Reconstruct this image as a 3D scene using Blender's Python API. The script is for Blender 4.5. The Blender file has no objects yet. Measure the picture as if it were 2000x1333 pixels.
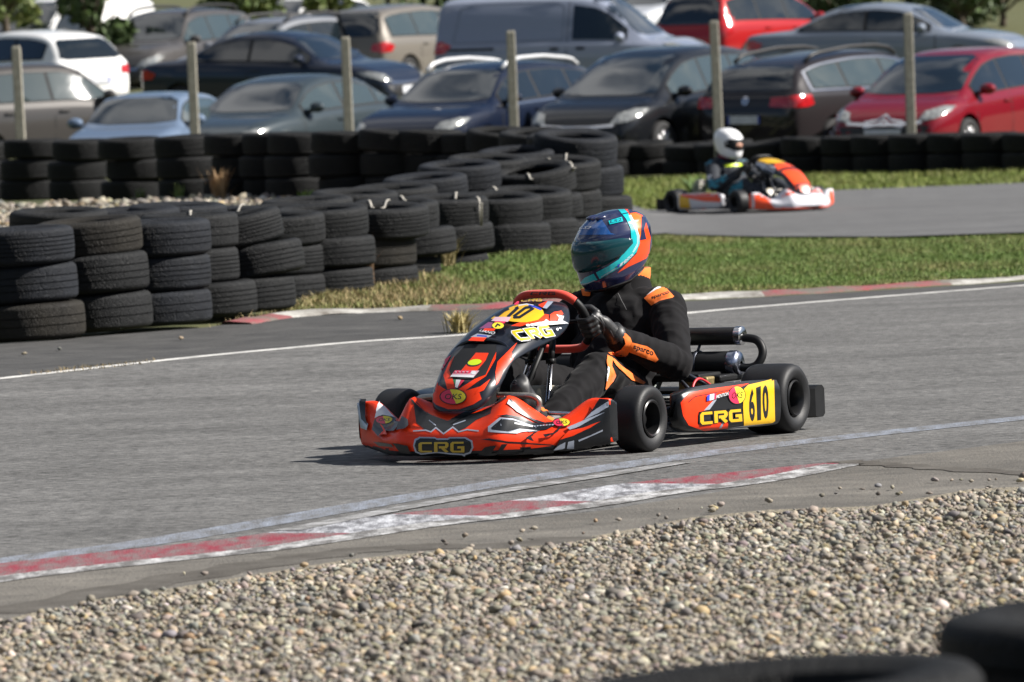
import bpy, bmesh, math, random
import numpy as np
from mathutils import Vector as V, Matrix, noise, Quaternion
from mathutils.bvhtree import BVHTree
from mathutils.geometry import tessellate_polygon
R = math.radians
random.seed(7); NR = np.random.default_rng(7)
SC = bpy.context.scene
COL = SC.collection
# ------------------------------------------------------------------ camera
PW, PH, FPX, CAMH, ROLL, HORY = 2000, 1333, 12500.0, 1.475, R(2.3), 144.0
_pt = math.atan((666.5-HORY)/FPX)
FWD = V((0, math.cos(_pt), -math.sin(_pt))); UP0 = V((0, math.sin(_pt), math.cos(_pt))); R0 = V((1, 0, 0))
RIGHT = R0*math.cos(ROLL) - UP0*math.sin(ROLL); UPV = R0*math.sin(ROLL) + UP0*math.cos(ROLL)
CAMLOC = V((0, 0, CAMH))
cam = bpy.data.cameras.new('camera'); camo = bpy.data.objects.new('camera', cam); COL.objects.link(camo)
cam.sensor_width = 36; cam.lens = 36*FPX/PW; cam.clip_start = .1; cam.clip_end = 3000
camo.matrix_world = Matrix.Translation(CAMLOC) @ Matrix((RIGHT, UPV, -FWD)).transposed().to_4x4()
cam.dof.use_dof = True; cam.dof.focus_distance = 25.3; cam.dof.aperture_fstop = 8.2; cam.dof.aperture_blades = 8
SC.camera = camo
SC.render.resolution_x, SC.render.resolution_y = 1024, 682
# ------------------------------------------------------------------ sky, sun, exposure
SUN_EL, SUN_ROT = R(38), R(93)
w = bpy.data.worlds.new("World"); SC.world = w; w.use_nodes = True
nt = w.node_tree; bg = nt.nodes['Background']
sky = nt.nodes.new('ShaderNodeTexSky'); sky.sky_type = 'NISHITA'; sky.sun_disc = False
sky.sun_elevation = SUN_EL; sky.sun_rotation = SUN_ROT; sky.air_density = 1.0; sky.dust_density = .7; sky.ozone_density = 3.5
tc = nt.nodes.new('ShaderNodeTexCoord'); mp = nt.nodes.new('ShaderNodeMapping'); mp.inputs['Scale'].default_value = (1.6, 1.6, 4.5)
cn = nt.nodes.new('ShaderNodeTexNoise'); cn.inputs['Scale'].default_value = 1.7; cn.inputs['Detail'].default_value = 7; cn.inputs['Roughness'].default_value = .6
cr = nt.nodes.new('ShaderNodeValToRGB'); cr.color_ramp.elements[0].position = .50; cr.color_ramp.elements[1].position = .63
mx = nt.nodes.new('ShaderNodeMix'); mx.data_type = 'RGBA'; mx.inputs['B'].default_value = (11, 11.1, 11.4, 1)
nt.links.new(tc.outputs['Generated'], mp.inputs['Vector']); nt.links.new(mp.outputs[0], cn.inputs['Vector'])
nt.links.new(cn.outputs['Fac'], cr.inputs[0])
# broad cloud bank added high ahead for windscreens to reflect, broken up by noise
dt = nt.nodes.new('ShaderNodeVectorMath'); dt.operation = 'DOT_PRODUCT'; dt.inputs[1].default_value = V((-.30, .42, .86)).normalized(); nt.links.new(tc.outputs['Generated'], dt.inputs[0])
dm = nt.nodes.new('ShaderNodeMapRange'); dm.interpolation_type = 'SMOOTHSTEP'; dm.inputs['From Min'].default_value = .90; dm.inputs['From Max'].default_value = .97; nt.links.new(dt.outputs['Value'], dm.inputs['Value'])
n2 = nt.nodes.new('ShaderNodeTexNoise'); n2.inputs['Scale'].default_value = 5; n2.inputs['Detail'].default_value = 6; nt.links.new(tc.outputs['Generated'], n2.inputs['Vector'])
m2 = nt.nodes.new('ShaderNodeMapRange'); m2.inputs['From Min'].default_value = .38; m2.inputs['From Max'].default_value = .58; nt.links.new(n2.outputs['Fac'], m2.inputs['Value'])
m3 = nt.nodes.new('ShaderNodeMath'); m3.operation = 'MULTIPLY'; nt.links.new(dm.outputs[0], m3.inputs[0]); nt.links.new(m2.outputs[0], m3.inputs[1])
m4 = nt.nodes.new('ShaderNodeMath'); m4.operation = 'MAXIMUM'; nt.links.new(m3.outputs[0], m4.inputs[0]); nt.links.new(cr.outputs[0], m4.inputs[1]); nt.links.new(m4.outputs[0], mx.inputs['Factor'])
nt.links.new(sky.outputs[0], mx.inputs['A']); nt.links.new(mx.outputs['Result'], bg.inputs['Color'])
bg.inputs['Strength'].default_value = .036
sl = bpy.data.lights.new('sun', 'SUN'); sl.energy = 4.9; sl.angle = R(.5); sl.color = (1, .95, .885)
so = bpy.data.objects.new('sun', sl); COL.objects.link(so)
_sd = V((math.sin(SUN_ROT)*math.cos(SUN_EL), math.cos(SUN_ROT)*math.cos(SUN_EL), math.sin(SUN_EL)))
so.rotation_euler = (-_sd).to_track_quat('-Z', 'Y').to_euler(); so.location = _sd*60
vs = SC.view_settings; SC.display_settings.display_device = 'sRGB'
vs.view_transform = 'Standard'; vs.look = 'None'; vs.gamma = 1; vs.exposure = .95; vs.use_curve_mapping = False

# ------------------------------------------------------------------ photo measurement helpers
def pxray(px, py):
    d = FWD*FPX + RIGHT*(px-PW/2) - UPV*(py-PH/2); return d.normalized()
def pxat(px, py, D):
    d = pxray(px, py); return CAMLOC + d*(D/d.y)
_prof = np.array([(-50, 0), (30, 0), (76, 0), (84, .05), (88, .15), (95, .42), (108, .95), (120, 1.28), (139, 1.8), (170, 2.6), (250, 4.5), (400, 8), (900, 14)], float)
_left = np.array([(-50, 0), (30, 0), (35, .02), (40, .09), (46, .17), (52, .25), (61, .36), (70, .34), (80, .16), (88, .15), (95, .42)], float)
def sstep(a, b, x):
    t = np.clip((x-a)/(b-a), 0, 1); return t*t*(3-2*t)
def ground(x, y):
    p = np.interp(y, _prof[:, 0], _prof[:, 1]); l = np.interp(y, _left[:, 0], _left[:, 1])
    wgt = 1-sstep(.25, 1.4, x+(np.clip(y, 40, 62)-50)*-.02)
    wgt = np.where(np.asarray(y) > 90, 0, wgt)
    return p*(1-wgt)+l*wgt
def gz(x, y): return float(ground(np.array(x, float), np.array(y, float)))
def gnd(px, py):
    d = pxray(px, py); z = 0.
    for _ in range(60):
        t = (z-CAMH)/d.z; p = CAMLOC+d*t; z = .5*z+.5*gz(p.x, p.y)
    return V((p.x, p.y, gz(p.x, p.y)))
# ------------------------------------------------------------------ materials
MATS = {}
def mat(name, col, r=.5, m=0., var=None, bump=None, coat=0., spec=.5, col2=None, stretch=None, sheen=0., vcol=None, trans=0., flakes=False):
    if name in MATS: return MATS[name]
    a = bpy.data.materials.new(name); a.use_nodes = True; n = a.node_tree.nodes; L = a.node_tree.links
    b = n['Principled BSDF']; b.inputs['Base Color'].default_value = (*col, 1)
    b.inputs['Roughness'].default_value = r; b.inputs['Metallic'].default_value = m
    b.inputs['Coat Weight'].default_value = coat; b.inputs['Coat Roughness'].default_value = .06
    b.inputs['Specular IOR Level'].default_value = spec; b.inputs['Sheen Weight'].default_value = sheen
    b.inputs['Transmission Weight'].default_value = trans
    co = None
    if var or bump:
        co = n.new('ShaderNodeTexCoord').outputs['Object']
        if stretch:
            mp = n.new('ShaderNodeMapping'); mp.inputs['Scale'].default_value = stretch; L.new(co, mp.inputs[0]); co = mp.outputs[0]
    if vcol:
        at = n.new('ShaderNodeAttribute'); at.attribute_name = vcol; L.new(at.outputs['Color'], b.inputs['Base Color'])
    if var:
        t = n.new('ShaderNodeTexNoise'); t.inputs['Scale'].default_value = var[0]; t.inputs['Detail'].default_value = 8; t.inputs['Roughness'].default_value = .65
        L.new(co, t.inputs['Vector'])
        rp = n.new('ShaderNodeValToRGB'); rp.color_ramp.elements[0].position = .32; rp.color_ramp.elements[1].position = .7
        c2 = col2 or tuple(min(1, c*(1+var[1])) for c in col); c1 = col if col2 else tuple(c*(1-var[1]) for c in col)
        rp.color_ramp.elements[0].color = (*c1, 1); rp.color_ramp.elements[1].color = (*c2, 1)
        L.new(t.outputs['Fac'], rp.inputs[0]); L.new(rp.outputs[0], b.inputs['Base Color'])
        mr = n.new('ShaderNodeMapRange'); mr.inputs['To Min'].default_value = max(0, r-.08); mr.inputs['To Max'].default_value = min(1, r+.12)
        L.new(t.outputs['Fac'], mr.inputs['Value']); L.new(mr.outputs[0], b.inputs['Roughness'])
    if bump:
        t = n.new('ShaderNodeTexNoise'); t.inputs['Scale'].default_value = bump[0]; t.inputs['Detail'].default_value = 6
        L.new(co, t.inputs['Vector']); bp = n.new('ShaderNodeBump'); bp.inputs['Strength'].default_value = bump[1]; bp.inputs['Distance'].default_value = bump[2] if len(bump) > 2 else .01
        L.new(t.outputs['Fac'], bp.inputs['Height']); L.new(bp.outputs[0], b.inputs['Normal'])
    MATS[name] = a; return a
def worn(name, col, under, scale=6, thr=.5, soft=.08, r=.75, stretch=None):
    """paint worn through to the asphalt beneath"""
    if name in MATS: return MATS[name]
    a = bpy.data.materials.new(name); a.use_nodes = True; n = a.node_tree.nodes; L = a.node_tree.links
    b = n['Principled BSDF']; b.inputs['Roughness'].default_value = r
    co = n.new('ShaderNodeTexCoord').outputs['Object']
    if stretch:
        mp = n.new('ShaderNodeMapping'); mp.inputs['Scale'].default_value = stretch; L.new(co, mp.inputs[0]); co = mp.outputs[0]
    t = n.new('ShaderNodeTexNoise'); t.inputs['Scale'].default_value = scale; t.inputs['Detail'].default_value = 9; t.inputs['Roughness'].default_value = .7; L.new(co, t.inputs['Vector'])
    rp = n.new('ShaderNodeValToRGB'); rp.color_ramp.elements[0].position = thr-soft; rp.color_ramp.elements[1].position = thr+soft
    rp.color_ramp.elements[0].color = (*col, 1); rp.color_ramp.elements[1].color = (*under, 1)
    t2 = n.new('ShaderNodeTexNoise'); t2.inputs['Scale'].default_value = 90; t2.inputs['Detail'].default_value = 4; L.new(co, t2.inputs['Vector'])
    hs = n.new('ShaderNodeHueSaturation'); mr = n.new('ShaderNodeMapRange'); mr.inputs['To Min'].default_value = .55; mr.inputs['To Max'].default_value = 1.45
    L.new(t2.outputs['Fac'], mr.inputs['Value']); L.new(mr.outputs[0], hs.inputs['Value']); L.new(t.outputs['Fac'], rp.inputs[0]); L.new(rp.outputs[0], hs.inputs['Color']); L.new(hs.outputs[0], b.inputs['Base Color'])
    bp = n.new('ShaderNodeBump'); bp.inputs['Strength'].default_value = .5; bp.inputs['Distance'].default_value = .006; L.new(t2.outputs['Fac'], bp.inputs['Height']); L.new(bp.outputs[0], b.inputs['Normal'])
    MATS[name] = a; return a
# ------------------------------------------------------------------ objects
def tag(o, label=None, cat=None, group=None, kind=None):
    if label: o['label'] = label
    if cat: o['category'] = cat
    if group: o['group'] = group
    if kind: o['kind'] = kind
    return o
def empty(name, loc=(0, 0, 0), rz=0., label=None, cat=None, group=None):
    o = bpy.data.objects.new(name, None); COL.objects.link(o); o.location = loc; o.rotation_euler = (0, 0, rz); o.empty_display_size = .2
    return tag(o, label, cat, group)
def link(name, me, m, parent=None, smooth=True):
    o = bpy.data.objects.new(name, me); COL.objects.link(o)
    if m is not None:
        for k in (m if isinstance(m, (list, tuple)) else [m]): me.materials.append(k)
    if smooth and len(me.polygons): me.polygons.foreach_set('use_smooth', np.ones(len(me.polygons), bool))
    if parent: o.parent = parent
    return o
def dup(o, parent=None):
    c = o.copy(); COL.objects.link(c)
    if parent: c.parent = parent
    for ch in list(o.children): dup(ch, c)
    return c
def frombm(bm, name, m, parent=None, smooth=True, angle=None):
    me = bpy.data.meshes.new(name); bm.normal_update(); bm.to_mesh(me); bm.free()
    o = link(name, me, m, parent, smooth)
    if angle is not None and smooth:
        e = o.modifiers.new('wn', 'EDGE_SPLIT'); e.split_angle = R(angle)
    return o
def evald(o, keepname=None):
    """bake modifiers into the mesh"""
    dg = bpy.context.evaluated_depsgraph_get(); dg.update()
    me = bpy.data.meshes.new_from_object(o.evaluated_get(dg)); o.modifiers.clear(); old = o.data; o.data = me
    bpy.data.meshes.remove(old); return o
class MB:
    def __init__(s): s.v = []; s.f = []
    def add(s, vs, fs):
        b = len(s.v); s.v += [tuple(p) for p in vs]; s.f += [tuple(i+b for i in f) for f in fs]; return s
    def grid(s, rows, closeu=False, closev=False, cap=False):
        nu = len(rows); nv = len(rows[0]); fs = []
        for i in range(nu if closeu else nu-1):
            for j in range(nv if closev else nv-1):
                fs.append((i*nv+j, ((i+1) % nu)*nv+j, ((i+1) % nu)*nv+(j+1) % nv, i*nv+(j+1) % nv))
        if cap: fs.append(tuple(range(nv-1, -1, -1))); fs.append(tuple((nu-1)*nv+j for j in range(nv)))
        return s.add([p for r in rows for p in r], fs)
    def tube(s, pts, r, n=10, cap=True, squash=None):
        pts = [V(p) for p in pts]; N = len(pts); rs = r if isinstance(r, (list, tuple)) else [r]*N; rows = []
        up = None
        for i, p in enumerate(pts):
            t = (pts[min(i+1, N-1)]-pts[max(i-1, 0)]).normalized()
            if up is None: up = t.orthogonal().normalized()
            a = (up-t*up.dot(t)).normalized(); b = t.cross(a); up = a
            rows.append([p+(a*math.cos(k*2*math.pi/n)+b*math.sin(k*2*math.pi/n))*rs[i] for k in range(n)])
        return s.grid(rows, closev=True, cap=cap)
    def lathe(s, prof, n=24, axis='y', c=(0, 0, 0), closed=False, cap=False):
        """prof: (radius, along-axis)"""
        rows = []
        for r, h in prof:
            row = []
            for k in range(n):
                t = k*2*math.pi/n; u, v_ = r*math.cos(t), r*math.sin(t)
                q = {'y': (u, h, v_), 'z': (u, v_, h), 'x': (h, u, v_)}[axis]; row.append((q[0]+c[0], q[1]+c[1], q[2]+c[2]))
            rows.append(row)
        return s.grid(rows, closev=True, closeu=closed, cap=cap)
    def box(s, c, d, rot=None):
        vs = [V((x*d[0]/2, y*d[1]/2, z*d[2]/2)) for x in (-1, 1) for y in (-1, 1) for z in (-1, 1)]
        if rot is not None: vs = [rot @ p for p in vs]
        return s.add([p+V(c) for p in vs], [(0, 1, 3, 2), (4, 6, 7, 5), (0, 4, 5, 1), (2, 3, 7, 6), (0, 2, 6, 4), (1, 5, 7, 3)])
    def ell(s, c, r, n=16, m=10, rot=None):
        rows = []
        for i in range(m+1):
            ph = -math.pi/2+math.pi*i/m; ph = max(-1.5, min(1.5, ph)); row = []
            for k in range(n):
                t = 2*math.pi*k/n; q = V((r[0]*math.cos(ph)*math.cos(t), r[1]*math.cos(ph)*math.sin(t), r[2]*math.sin(ph)))
                row.append(V(c)+(rot @ q if rot is not None else q))
            rows.append(row)
        return s.grid(rows, closev=True, cap=True)
    def bm(s):
        b = bmesh.new(); vs = [b.verts.new(p) for p in s.v]
        for f in s.f:
            try: b.faces.new([vs[i] for i in f])
            except ValueError: pass
        bmesh.ops.recalc_face_normals(b, faces=b.faces); return b
    def build(s, name, m, parent=None, smooth=True, bevel=0., sub=0, angle=None):
        o = frombm(s.bm(), name, m, parent, smooth)
        if bevel:
            q = o.modifiers.new('bevel', 'BEVEL'); q.width = bevel; q.segments = 3; q.limit_method = 'ANGLE'; q.angle_limit = R(35)
        if sub: q = o.modifiers.new('sub', 'SUBSURF'); q.levels = sub; q.render_levels = sub
        if angle: q = o.modifiers.new('split', 'EDGE_SPLIT'); q.split_angle = R(angle)
        return o
def crom(pts, n):
    """Catmull-Rom resample, n points per span"""
    P = [np.array(p, float) for p in pts]; out = []
    for i in range(len(P)-1):
        p0 = P[max(i-1, 0)]; p1 = P[i]; p2 = P[i+1]; p3 = P[min(i+2, len(P)-1)]
        for k in range(n):
            t = k/n; out.append(.5*(2*p1+(p2-p0)*t+(2*p0-5*p1+4*p2-p3)*t*t+(3*p1-p0-3*p2+p3)*t**3))
    out.append(P[-1]); return out
def bvh_of(o):
    me = o.data; return BVHTree.FromPolygons([v.co[:] for v in me.vertices], [p.vertices[:] for p in me.polygons])
# ------------------------------------------------------------------ flat artwork laid on a surface by ray casting
def sh_poly(pts): return ([tuple(p) for p in pts], [tuple(range(len(pts)))])
def sh_ell(cx, cy, rx, ry, n=28, rot=0, a0=0, a1=360):
    c, s = math.cos(rot), math.sin(rot); full = a1-a0 >= 360; out = []
    for k in range(n if full else n+1):
        t = R(a0+(a1-a0)*k/n); x, y = rx*math.cos(t), ry*math.sin(t); out.append((cx+x*c-y*s, cy+x*s+y*c))
    return sh_poly(out)
def sh_stroke(pts, wd):
    P = [np.array(p, float) for p in pts]; L = []; Rr = []
    for i, p in enumerate(P):
        d0 = P[i]-P[i-1] if i else P[1]-P[0]; d1 = P[i+1]-P[i] if i < len(P)-1 else d0
        d0 = d0/np.hypot(*d0); d1 = d1/np.hypot(*d1); n0 = np.array((-d0[1], d0[0])); n1 = np.array((-d1[1], d1[0]))
        m = n0+n1; m = m/max(np.hypot(*m), 1e-6); k = wd/2/max(m@n0, .45); L.append(tuple(p+m*k)); Rr.append(tuple(p-m*k))
    n = len(P); return (L+Rr, [(i, i+1, n+i+1, n+i) for i in range(n-1)])
def sh_join(*shs):
    v, f = [], []
    for s in shs:
        b = len(v); v += s[0]; f += [tuple(i+b for i in q) for q in s[1]]
    return (v, f)
_TX = {}
def sh_text(t, shear=0., bold=0.):
    key = (t, shear, bold)
    if key in _TX: return _TX[key]
    cu = bpy.data.curves.new('txt', 'FONT'); cu.body = t; cu.shear = shear; cu.offset = bold; cu.resolution_u = 3
    o = bpy.data.objects.new('txt', cu); COL.objects.link(o)
    dg = bpy.context.evaluated_depsgraph_get(); dg.update(); me = bpy.data.meshes.new_from_object(o.evaluated_get(dg))
    v = np.array([q.co[:2] for q in me.vertices]); f = [tuple(p.vertices) for p in me.polygons]
    bpy.data.objects.remove(o); bpy.data.curves.remove(cu); bpy.data.meshes.remove(me)
    mn = v.min(0); mxx = v.max(0); v = (v-mn)/(mxx-mn); _TX[key] = ([tuple(p) for p in v], f); return _TX[key]
def sh_map(s, quad):
    """unit square -> quad corners: bottom-left, bottom-right, top-right, top-left"""
    q = [np.array(p, float) for p in quad]; out = []
    for u, v in s[0]: out.append(tuple(q[0]*(1-u)*(1-v)+q[1]*u*(1-v)+q[2]*u*v+q[3]*(1-u)*v))
    return (out, s[1])
def cells(shape, step):
    bm = bmesh.new(); vs = [bm.verts.new((x, y, 0)) for x, y in shape[0]]
    for f in shape[1]:
        fs = [f] if len(f) < 4 else [[f[i] for i in t] for t in tessellate_polygon([[V((*shape[0][i], 0)) for i in f]])]
        for t in fs:
            try: bm.faces.new([vs[i] for i in t])
            except ValueError: pass
    a = np.array(shape[0]); mn = a.min(0); mxx = a.max(0)
    for ax in (0, 1):
        for k in np.arange(mn[ax]+step, mxx[ax]-step*.2, step):
            co = [0, 0, 0]; no = [0, 0, 0]; co[ax] = k; no[ax] = 1
            bmesh.ops.bisect_plane(bm, geom=list(bm.verts)+list(bm.edges)+list(bm.faces), plane_co=co, plane_no=no, dist=1e-7)
    return bm
def decal(name, bvh, shape, rayfn, m, parent, off=.0015, step=6., mirror=False):
    bm = cells(shape, step); dead = []; dirs = {}
    for v in bm.verts:
        o, d = rayfn(v.co.x, v.co.y); h = bvh.ray_cast(o, d)
        if h[0] is None: dead.append(v); continue
        n = h[1] if h[1].dot(d) < 0 else -h[1]
        v.co = h[0]+n*off; dirs[v] = d
    if dead: bmesh.ops.delete(bm, geom=dead, context='VERTS')
    bm.normal_update()
    for f in bm.faces:
        if f.normal.dot(dirs[f.verts[0]]) > 0: f.normal_flip()
    if mirror:
        for v in bm.verts: v.co.y *= -1
        bmesh.ops.reverse_faces(bm, faces=list(bm.faces))
    return frombm(bm, name, m, parent)
def dirfn(d, a=(1, 0, 0), b=(0, 0, 1), far=6.):
    d = V(d).normalized(); a = V(a); b = V(b)
    return lambda x, y: (a*x+b*y-d*far, d)
# ================================================================== GROUND
def xy(pts): return [(p.x, p.y) for p in (gnd(*q) for q in pts)]
def pip(poly, X, Y):
    P = np.array(poly); n = len(P); ins = np.zeros(len(X), bool)
    for i in range(n):
        x1, y1 = P[i]; x2, y2 = P[(i+1) % n]
        c = ((y1 > Y) != (y2 > Y)); ins ^= c & (X < (x2-x1)*(Y-y1)/((y2-y1) if y2 != y1 else 1e-9)+x1)
    return ins
def sheet(name, poly, level, m, step=.5, stepy=None):
    bm = cells(sh_poly(poly), step)
    for v in bm.verts: v.co.z = gz(v.co.x, v.co.y)+level*(.004 if name in ('far_track', 'gravel_bank') else .0008)
    bm.normal_update()
    for f in bm.faces:
        if f.normal.z < 0: f.normal_flip()
    return tag(frombm(bm, name, m), kind='structure')
def colattr(me, cols, per):
    at = me.color_attributes.new('col', 'FLOAT_COLOR', 'POINT')
    c = np.ones((len(cols), 4), np.float32); c[:, :3] = cols; at.data.foreach_set('color', np.repeat(c, per, 0).ravel())
def rawmesh(name, verts, faces):
    me = bpy.data.meshes.new(name); k = faces.shape[1]
    me.vertices.add(len(verts)); me.vertices.foreach_set('co', verts.astype(np.float32).ravel())
    me.loops.add(faces.size); me.loops.foreach_set('vertex_index', faces.astype(np.int32).ravel())
    me.polygons.add(len(faces)); me.polygons.foreach_set('loop_start', np.arange(0, faces.size, k, dtype=np.int32))
    me.update(calc_edges=True); return me
ASPH = (.115, .112, .107)
m_soil = mat('grass soil', (.05, .062, .018), .95, var=(1.3, .3), col2=(.10, .095, .032), bump=(30, .6, .02))
m_asph = mat('asphalt', (.045, .0445, .0435), .85, var=(26, .5), col2=(.205, .202, .196), bump=(60, 1, .012), stretch=(.6, 1, 1), spec=.3)
m_shoulder = mat('dusty shoulder', (.085, .078, .068), .9, var=(7, .4), col2=(.15, .138, .118), bump=(70, .8, .01))
m_darkasph = mat('dark runoff asphalt', (.026, .026, .026), .85, var=(9, .5), col2=(.075, .073, .07), bump=(90, .8, .01), stretch=(.5, 1, 1))
m_asph2 = mat('far asphalt', (.075, .075, .076), .85, var=(5, .3), col2=(.115, .115, .115), bump=(60, .5, .01))
m_gravbase = mat('gravel bed', (.17, .145, .105), .95, var=(60, .5), col2=(.34, .30, .225), bump=(60, 1, .03))
def asph_extra(m):
    # broad worn patches and fine streaks along the driving direction, multiplied over the aggregate
    n = m.node_tree.nodes; L = m.node_tree.links; b = n['Principled BSDF']; src = b.inputs['Base Color'].links[0].from_socket; co = n.new('ShaderNodeTexCoord').outputs['Object']; last = src
    for rot, sc, scale, lo, hi in ((R(-57), (.18, 1, 1), 1.1, .80, 1.18), (R(-57), (.08, 1, 1), 5, .88, 1.12), (0, (1, 1, 1), 2.6, .86, 1.12)):
        mp = n.new('ShaderNodeMapping'); mp.inputs['Rotation'].default_value = (0, 0, rot); mp.inputs['Scale'].default_value = sc; mp.vector_type = 'TEXTURE' if 0 else 'POINT'
        L.new(co, mp.inputs[0]); t = n.new('ShaderNodeTexNoise'); t.inputs['Scale'].default_value = scale; t.inputs['Detail'].default_value = 6; L.new(mp.outputs[0], t.inputs['Vector'])
        mr = n.new('ShaderNodeMapRange'); mr.inputs['From Min'].default_value = .3; mr.inputs['From Max'].default_value = .7; mr.inputs['To Min'].default_value = lo; mr.inputs['To Max'].default_value = hi; L.new(t.outputs['Fac'], mr.inputs['Value'])
        mu = n.new('ShaderNodeVectorMath'); mu.operation = 'SCALE'; L.new(last, mu.inputs[0]); L.new(mr.outputs[0], mu.inputs['Scale']); last = mu.outputs[0]
    L.new(last, b.inputs['Base Color'])
for m in (m_asph, m_asph2, m_shoulder, m_darkasph): asph_extra(m)
# terrain
gx = np.concatenate([np.arange(-160, -14, 8.), np.arange(-14, 14.01, .4), np.arange(15, 161, 8.)])
gy = np.concatenate([np.arange(-12, 12, 4.), np.arange(12, 112, .7), np.arange(112, 900, 12.)])
X, Y = np.meshgrid(gx, gy); Z = ground(X, Y)-.03
idx = np.arange(X.size).reshape(X.shape)
fc = np.stack([idx[:-1, :-1], idx[:-1, 1:], idx[1:, 1:], idx[1:, :-1]], -1).reshape(-1, 4)
tag(link('ground', rawmesh('ground', np.stack([X, Y, Z], -1).reshape(-1, 3), fc), m_soil), kind='structure')
# first track
far_edge = [(-3000, 912), (-700, 728), (0, 672), (400, 640), (560, 616), (700, 607), (930, 599), (1340, 588), (1640, 572), (2000, 550), (2600, 505), (4500, 385)]
far_line = [(-3000, 1070), (-500, 795), (0, 740), (240, 713), (460, 690), (700, 668), (900, 655), (1120, 634), (1340, 612), (1560, 593), (2000, 558), (2500, 520), (4500, 395)]
grav_edge = [(-2500, 1730), (-300, 1275), (0, 1213), (150, 1178), (350, 1148), (520, 1120), (680, 1094), (850, 1078), (1000, 1072), (1175, 1046), (1350, 1012), (1500, 997), (1700, 990), (1800, 974), (1900, 956), (2000, 952), (2500, 925), (4500, 790)]
near_line = [(-2500, 1517), (-400, 1165), (0, 1098), (250, 1066), (500, 1025), (750, 981), (1000, 941), (1200, 912), (1400, 884), (1700, 849), (2000, 817), (2500, 765), (4500, 600)]
kerb_path = [(-300, 1168), (0, 1118), (270, 1086), (530, 1058), (690, 1034), (850, 1010), (1000, 993), (1160, 972), (1300, 949), (1480, 926), (1640, 906)]
sheet('track', xy(far_line+grav_edge[::-1]), 0, m_asph, .6)
sheet('runoff', xy(far_edge+far_line[::-1]), 0, m_darkasph, .6)
sheet('shoulder', xy([(-2500, 1590), (-300, 1180), (0, 1138), (300, 1098), (560, 1066), (850, 1030), (1160, 1000), (1400, 962), (1640, 912), (1700, 900), (2000, 862), (2500, 810), (4500, 650)]+grav_edge[::-1]), 1, m_shoulder, .4)
pl = xy(grav_edge)
grav_poly = pl+[(9., 9.), (-6., 9.)]
sheet('gravel_bed', grav_poly, 2, m_gravbase, .5)
trk2 = [(1120, 470), (1300, 456), (1500, 463), (1750, 463), (2000, 455), (2500, 430), (2500, 340), (2000, 358), (1640, 372), (1190, 386), (1000, 394), (900, 440)]
sheet('far_track', xy(trk2), 1, m_asph2, .6)
# old wheel marks and patches on the asphalt
m_mark = worn('tyre marks', (.045, .044, .043), (.115, .112, .107), 3, .47, .2, .8)
def ribbon(name, pts, wd, level, m, cut=None):
    P = [np.array((p.x, p.y)) for p in (gnd(*q) for q in pts)]; P = [np.array(q) for q in crom(P, 8)]
    n = len(P); bm = bmesh.new(); rows = []
    for i, p in enumerate(P):
        t = P[min(i+1, n-1)]-P[max(i-1, 0)]; t /= np.hypot(*t); nn = np.array((-t[1], t[0])); ww = wd(i/(n-1)) if callable(wd) else wd
        rows.append([bm.verts.new((*(p+nn*ww*k), gz(*(p+nn*ww*k))+level*.0008)) for k in (-.5, .5)])
    for i in range(n-1):
        f = bm.faces.new((rows[i][0], rows[i][1], rows[i+1][1], rows[i+1][0]))
        if cut: f.material_index = cut(i/(n-1))
    bm.normal_update()
    for f in bm.faces:
        if f.normal.z < 0: f.normal_flip()
    return tag(frombm(bm, name, m), kind='structure')
m_white = worn('white line paint', (.62, .61, .58), (.16, .155, .15), 5, .60, .12)
m_blue = worn('faded blue white line paint', (.22, .245, .295), (.105, .104, .102), 11, .485, .16, stretch=(1.6, .3, 1))
ribbon('track_line', far_line, .105, 2, m_white)
ribbon('track_line', near_line, .20, 2, m_blue)
ribbon('track_line', [(560, 1038), (800, 992), (1000, 958), (1180, 930), (1330, 905)], .10, 5, worn('patchy white paint', (.42, .42, .43), (.13, .128, .122), 9, .44, .13))
0 and ribbon('tyre_mark', [(-300, 760), (200, 728), (700, 690), (1100, 655), (1500, 625), (2100, 580)], .9, 1, m_mark)
0 and ribbon('tyre_mark', [(200, 900), (700, 800), (1200, 730), (1700, 668), (2100, 620)], .5, 1, m_mark)
# near kerb: flat painted, flaking
kr = worn('flaked red kerb paint', (.21, .020, .036), (.15, .13, .125), 10, .51, .13, stretch=(1.7, .35, 1))
kw = worn('flaked white kerb paint', (.50, .51, .54), (.12, .12, .13), 10, .47, .11, stretch=(1.7, .35, 1))
def kcol(t): return 0 if (t < .36 or .50 < t < .66 or t > .80) else 1
ribbon('kerb', kerb_path, lambda t: .46*(1 if t < .8 else max(.25, 1-(t-.8)*3.4)), 3, [kr, kw], kcol)
ribbon('kerb', [(a, b+(15 if a < 1500 else 7)) for a, b in kerb_path[:-1]]+[(1650, 908)], .16, 4, worn('flaked white edge paint', (.50, .50, .50), (.12, .115, .11), 9, .46, .10, stretch=(1.4, .5, 1)))
m_crack = worn('dirt crack', (.030, .024, .017), (.10, .091, .078), 5, .47, .2, .95)
ribbon('crack', [(0, 1200), (300, 1140), (560, 1095), (760, 1072), (1010, 1066), (1120, 1050)], lambda t: .16+.12*math.sin(t*31)**2, 3, m_crack)
ribbon('crack', [(1640, 902), (1690, 906), (1780, 912), (1900, 920), (2100, 930)], lambda t: .09+.08*math.sin(t*23)**2, 4, m_crack)
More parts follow.
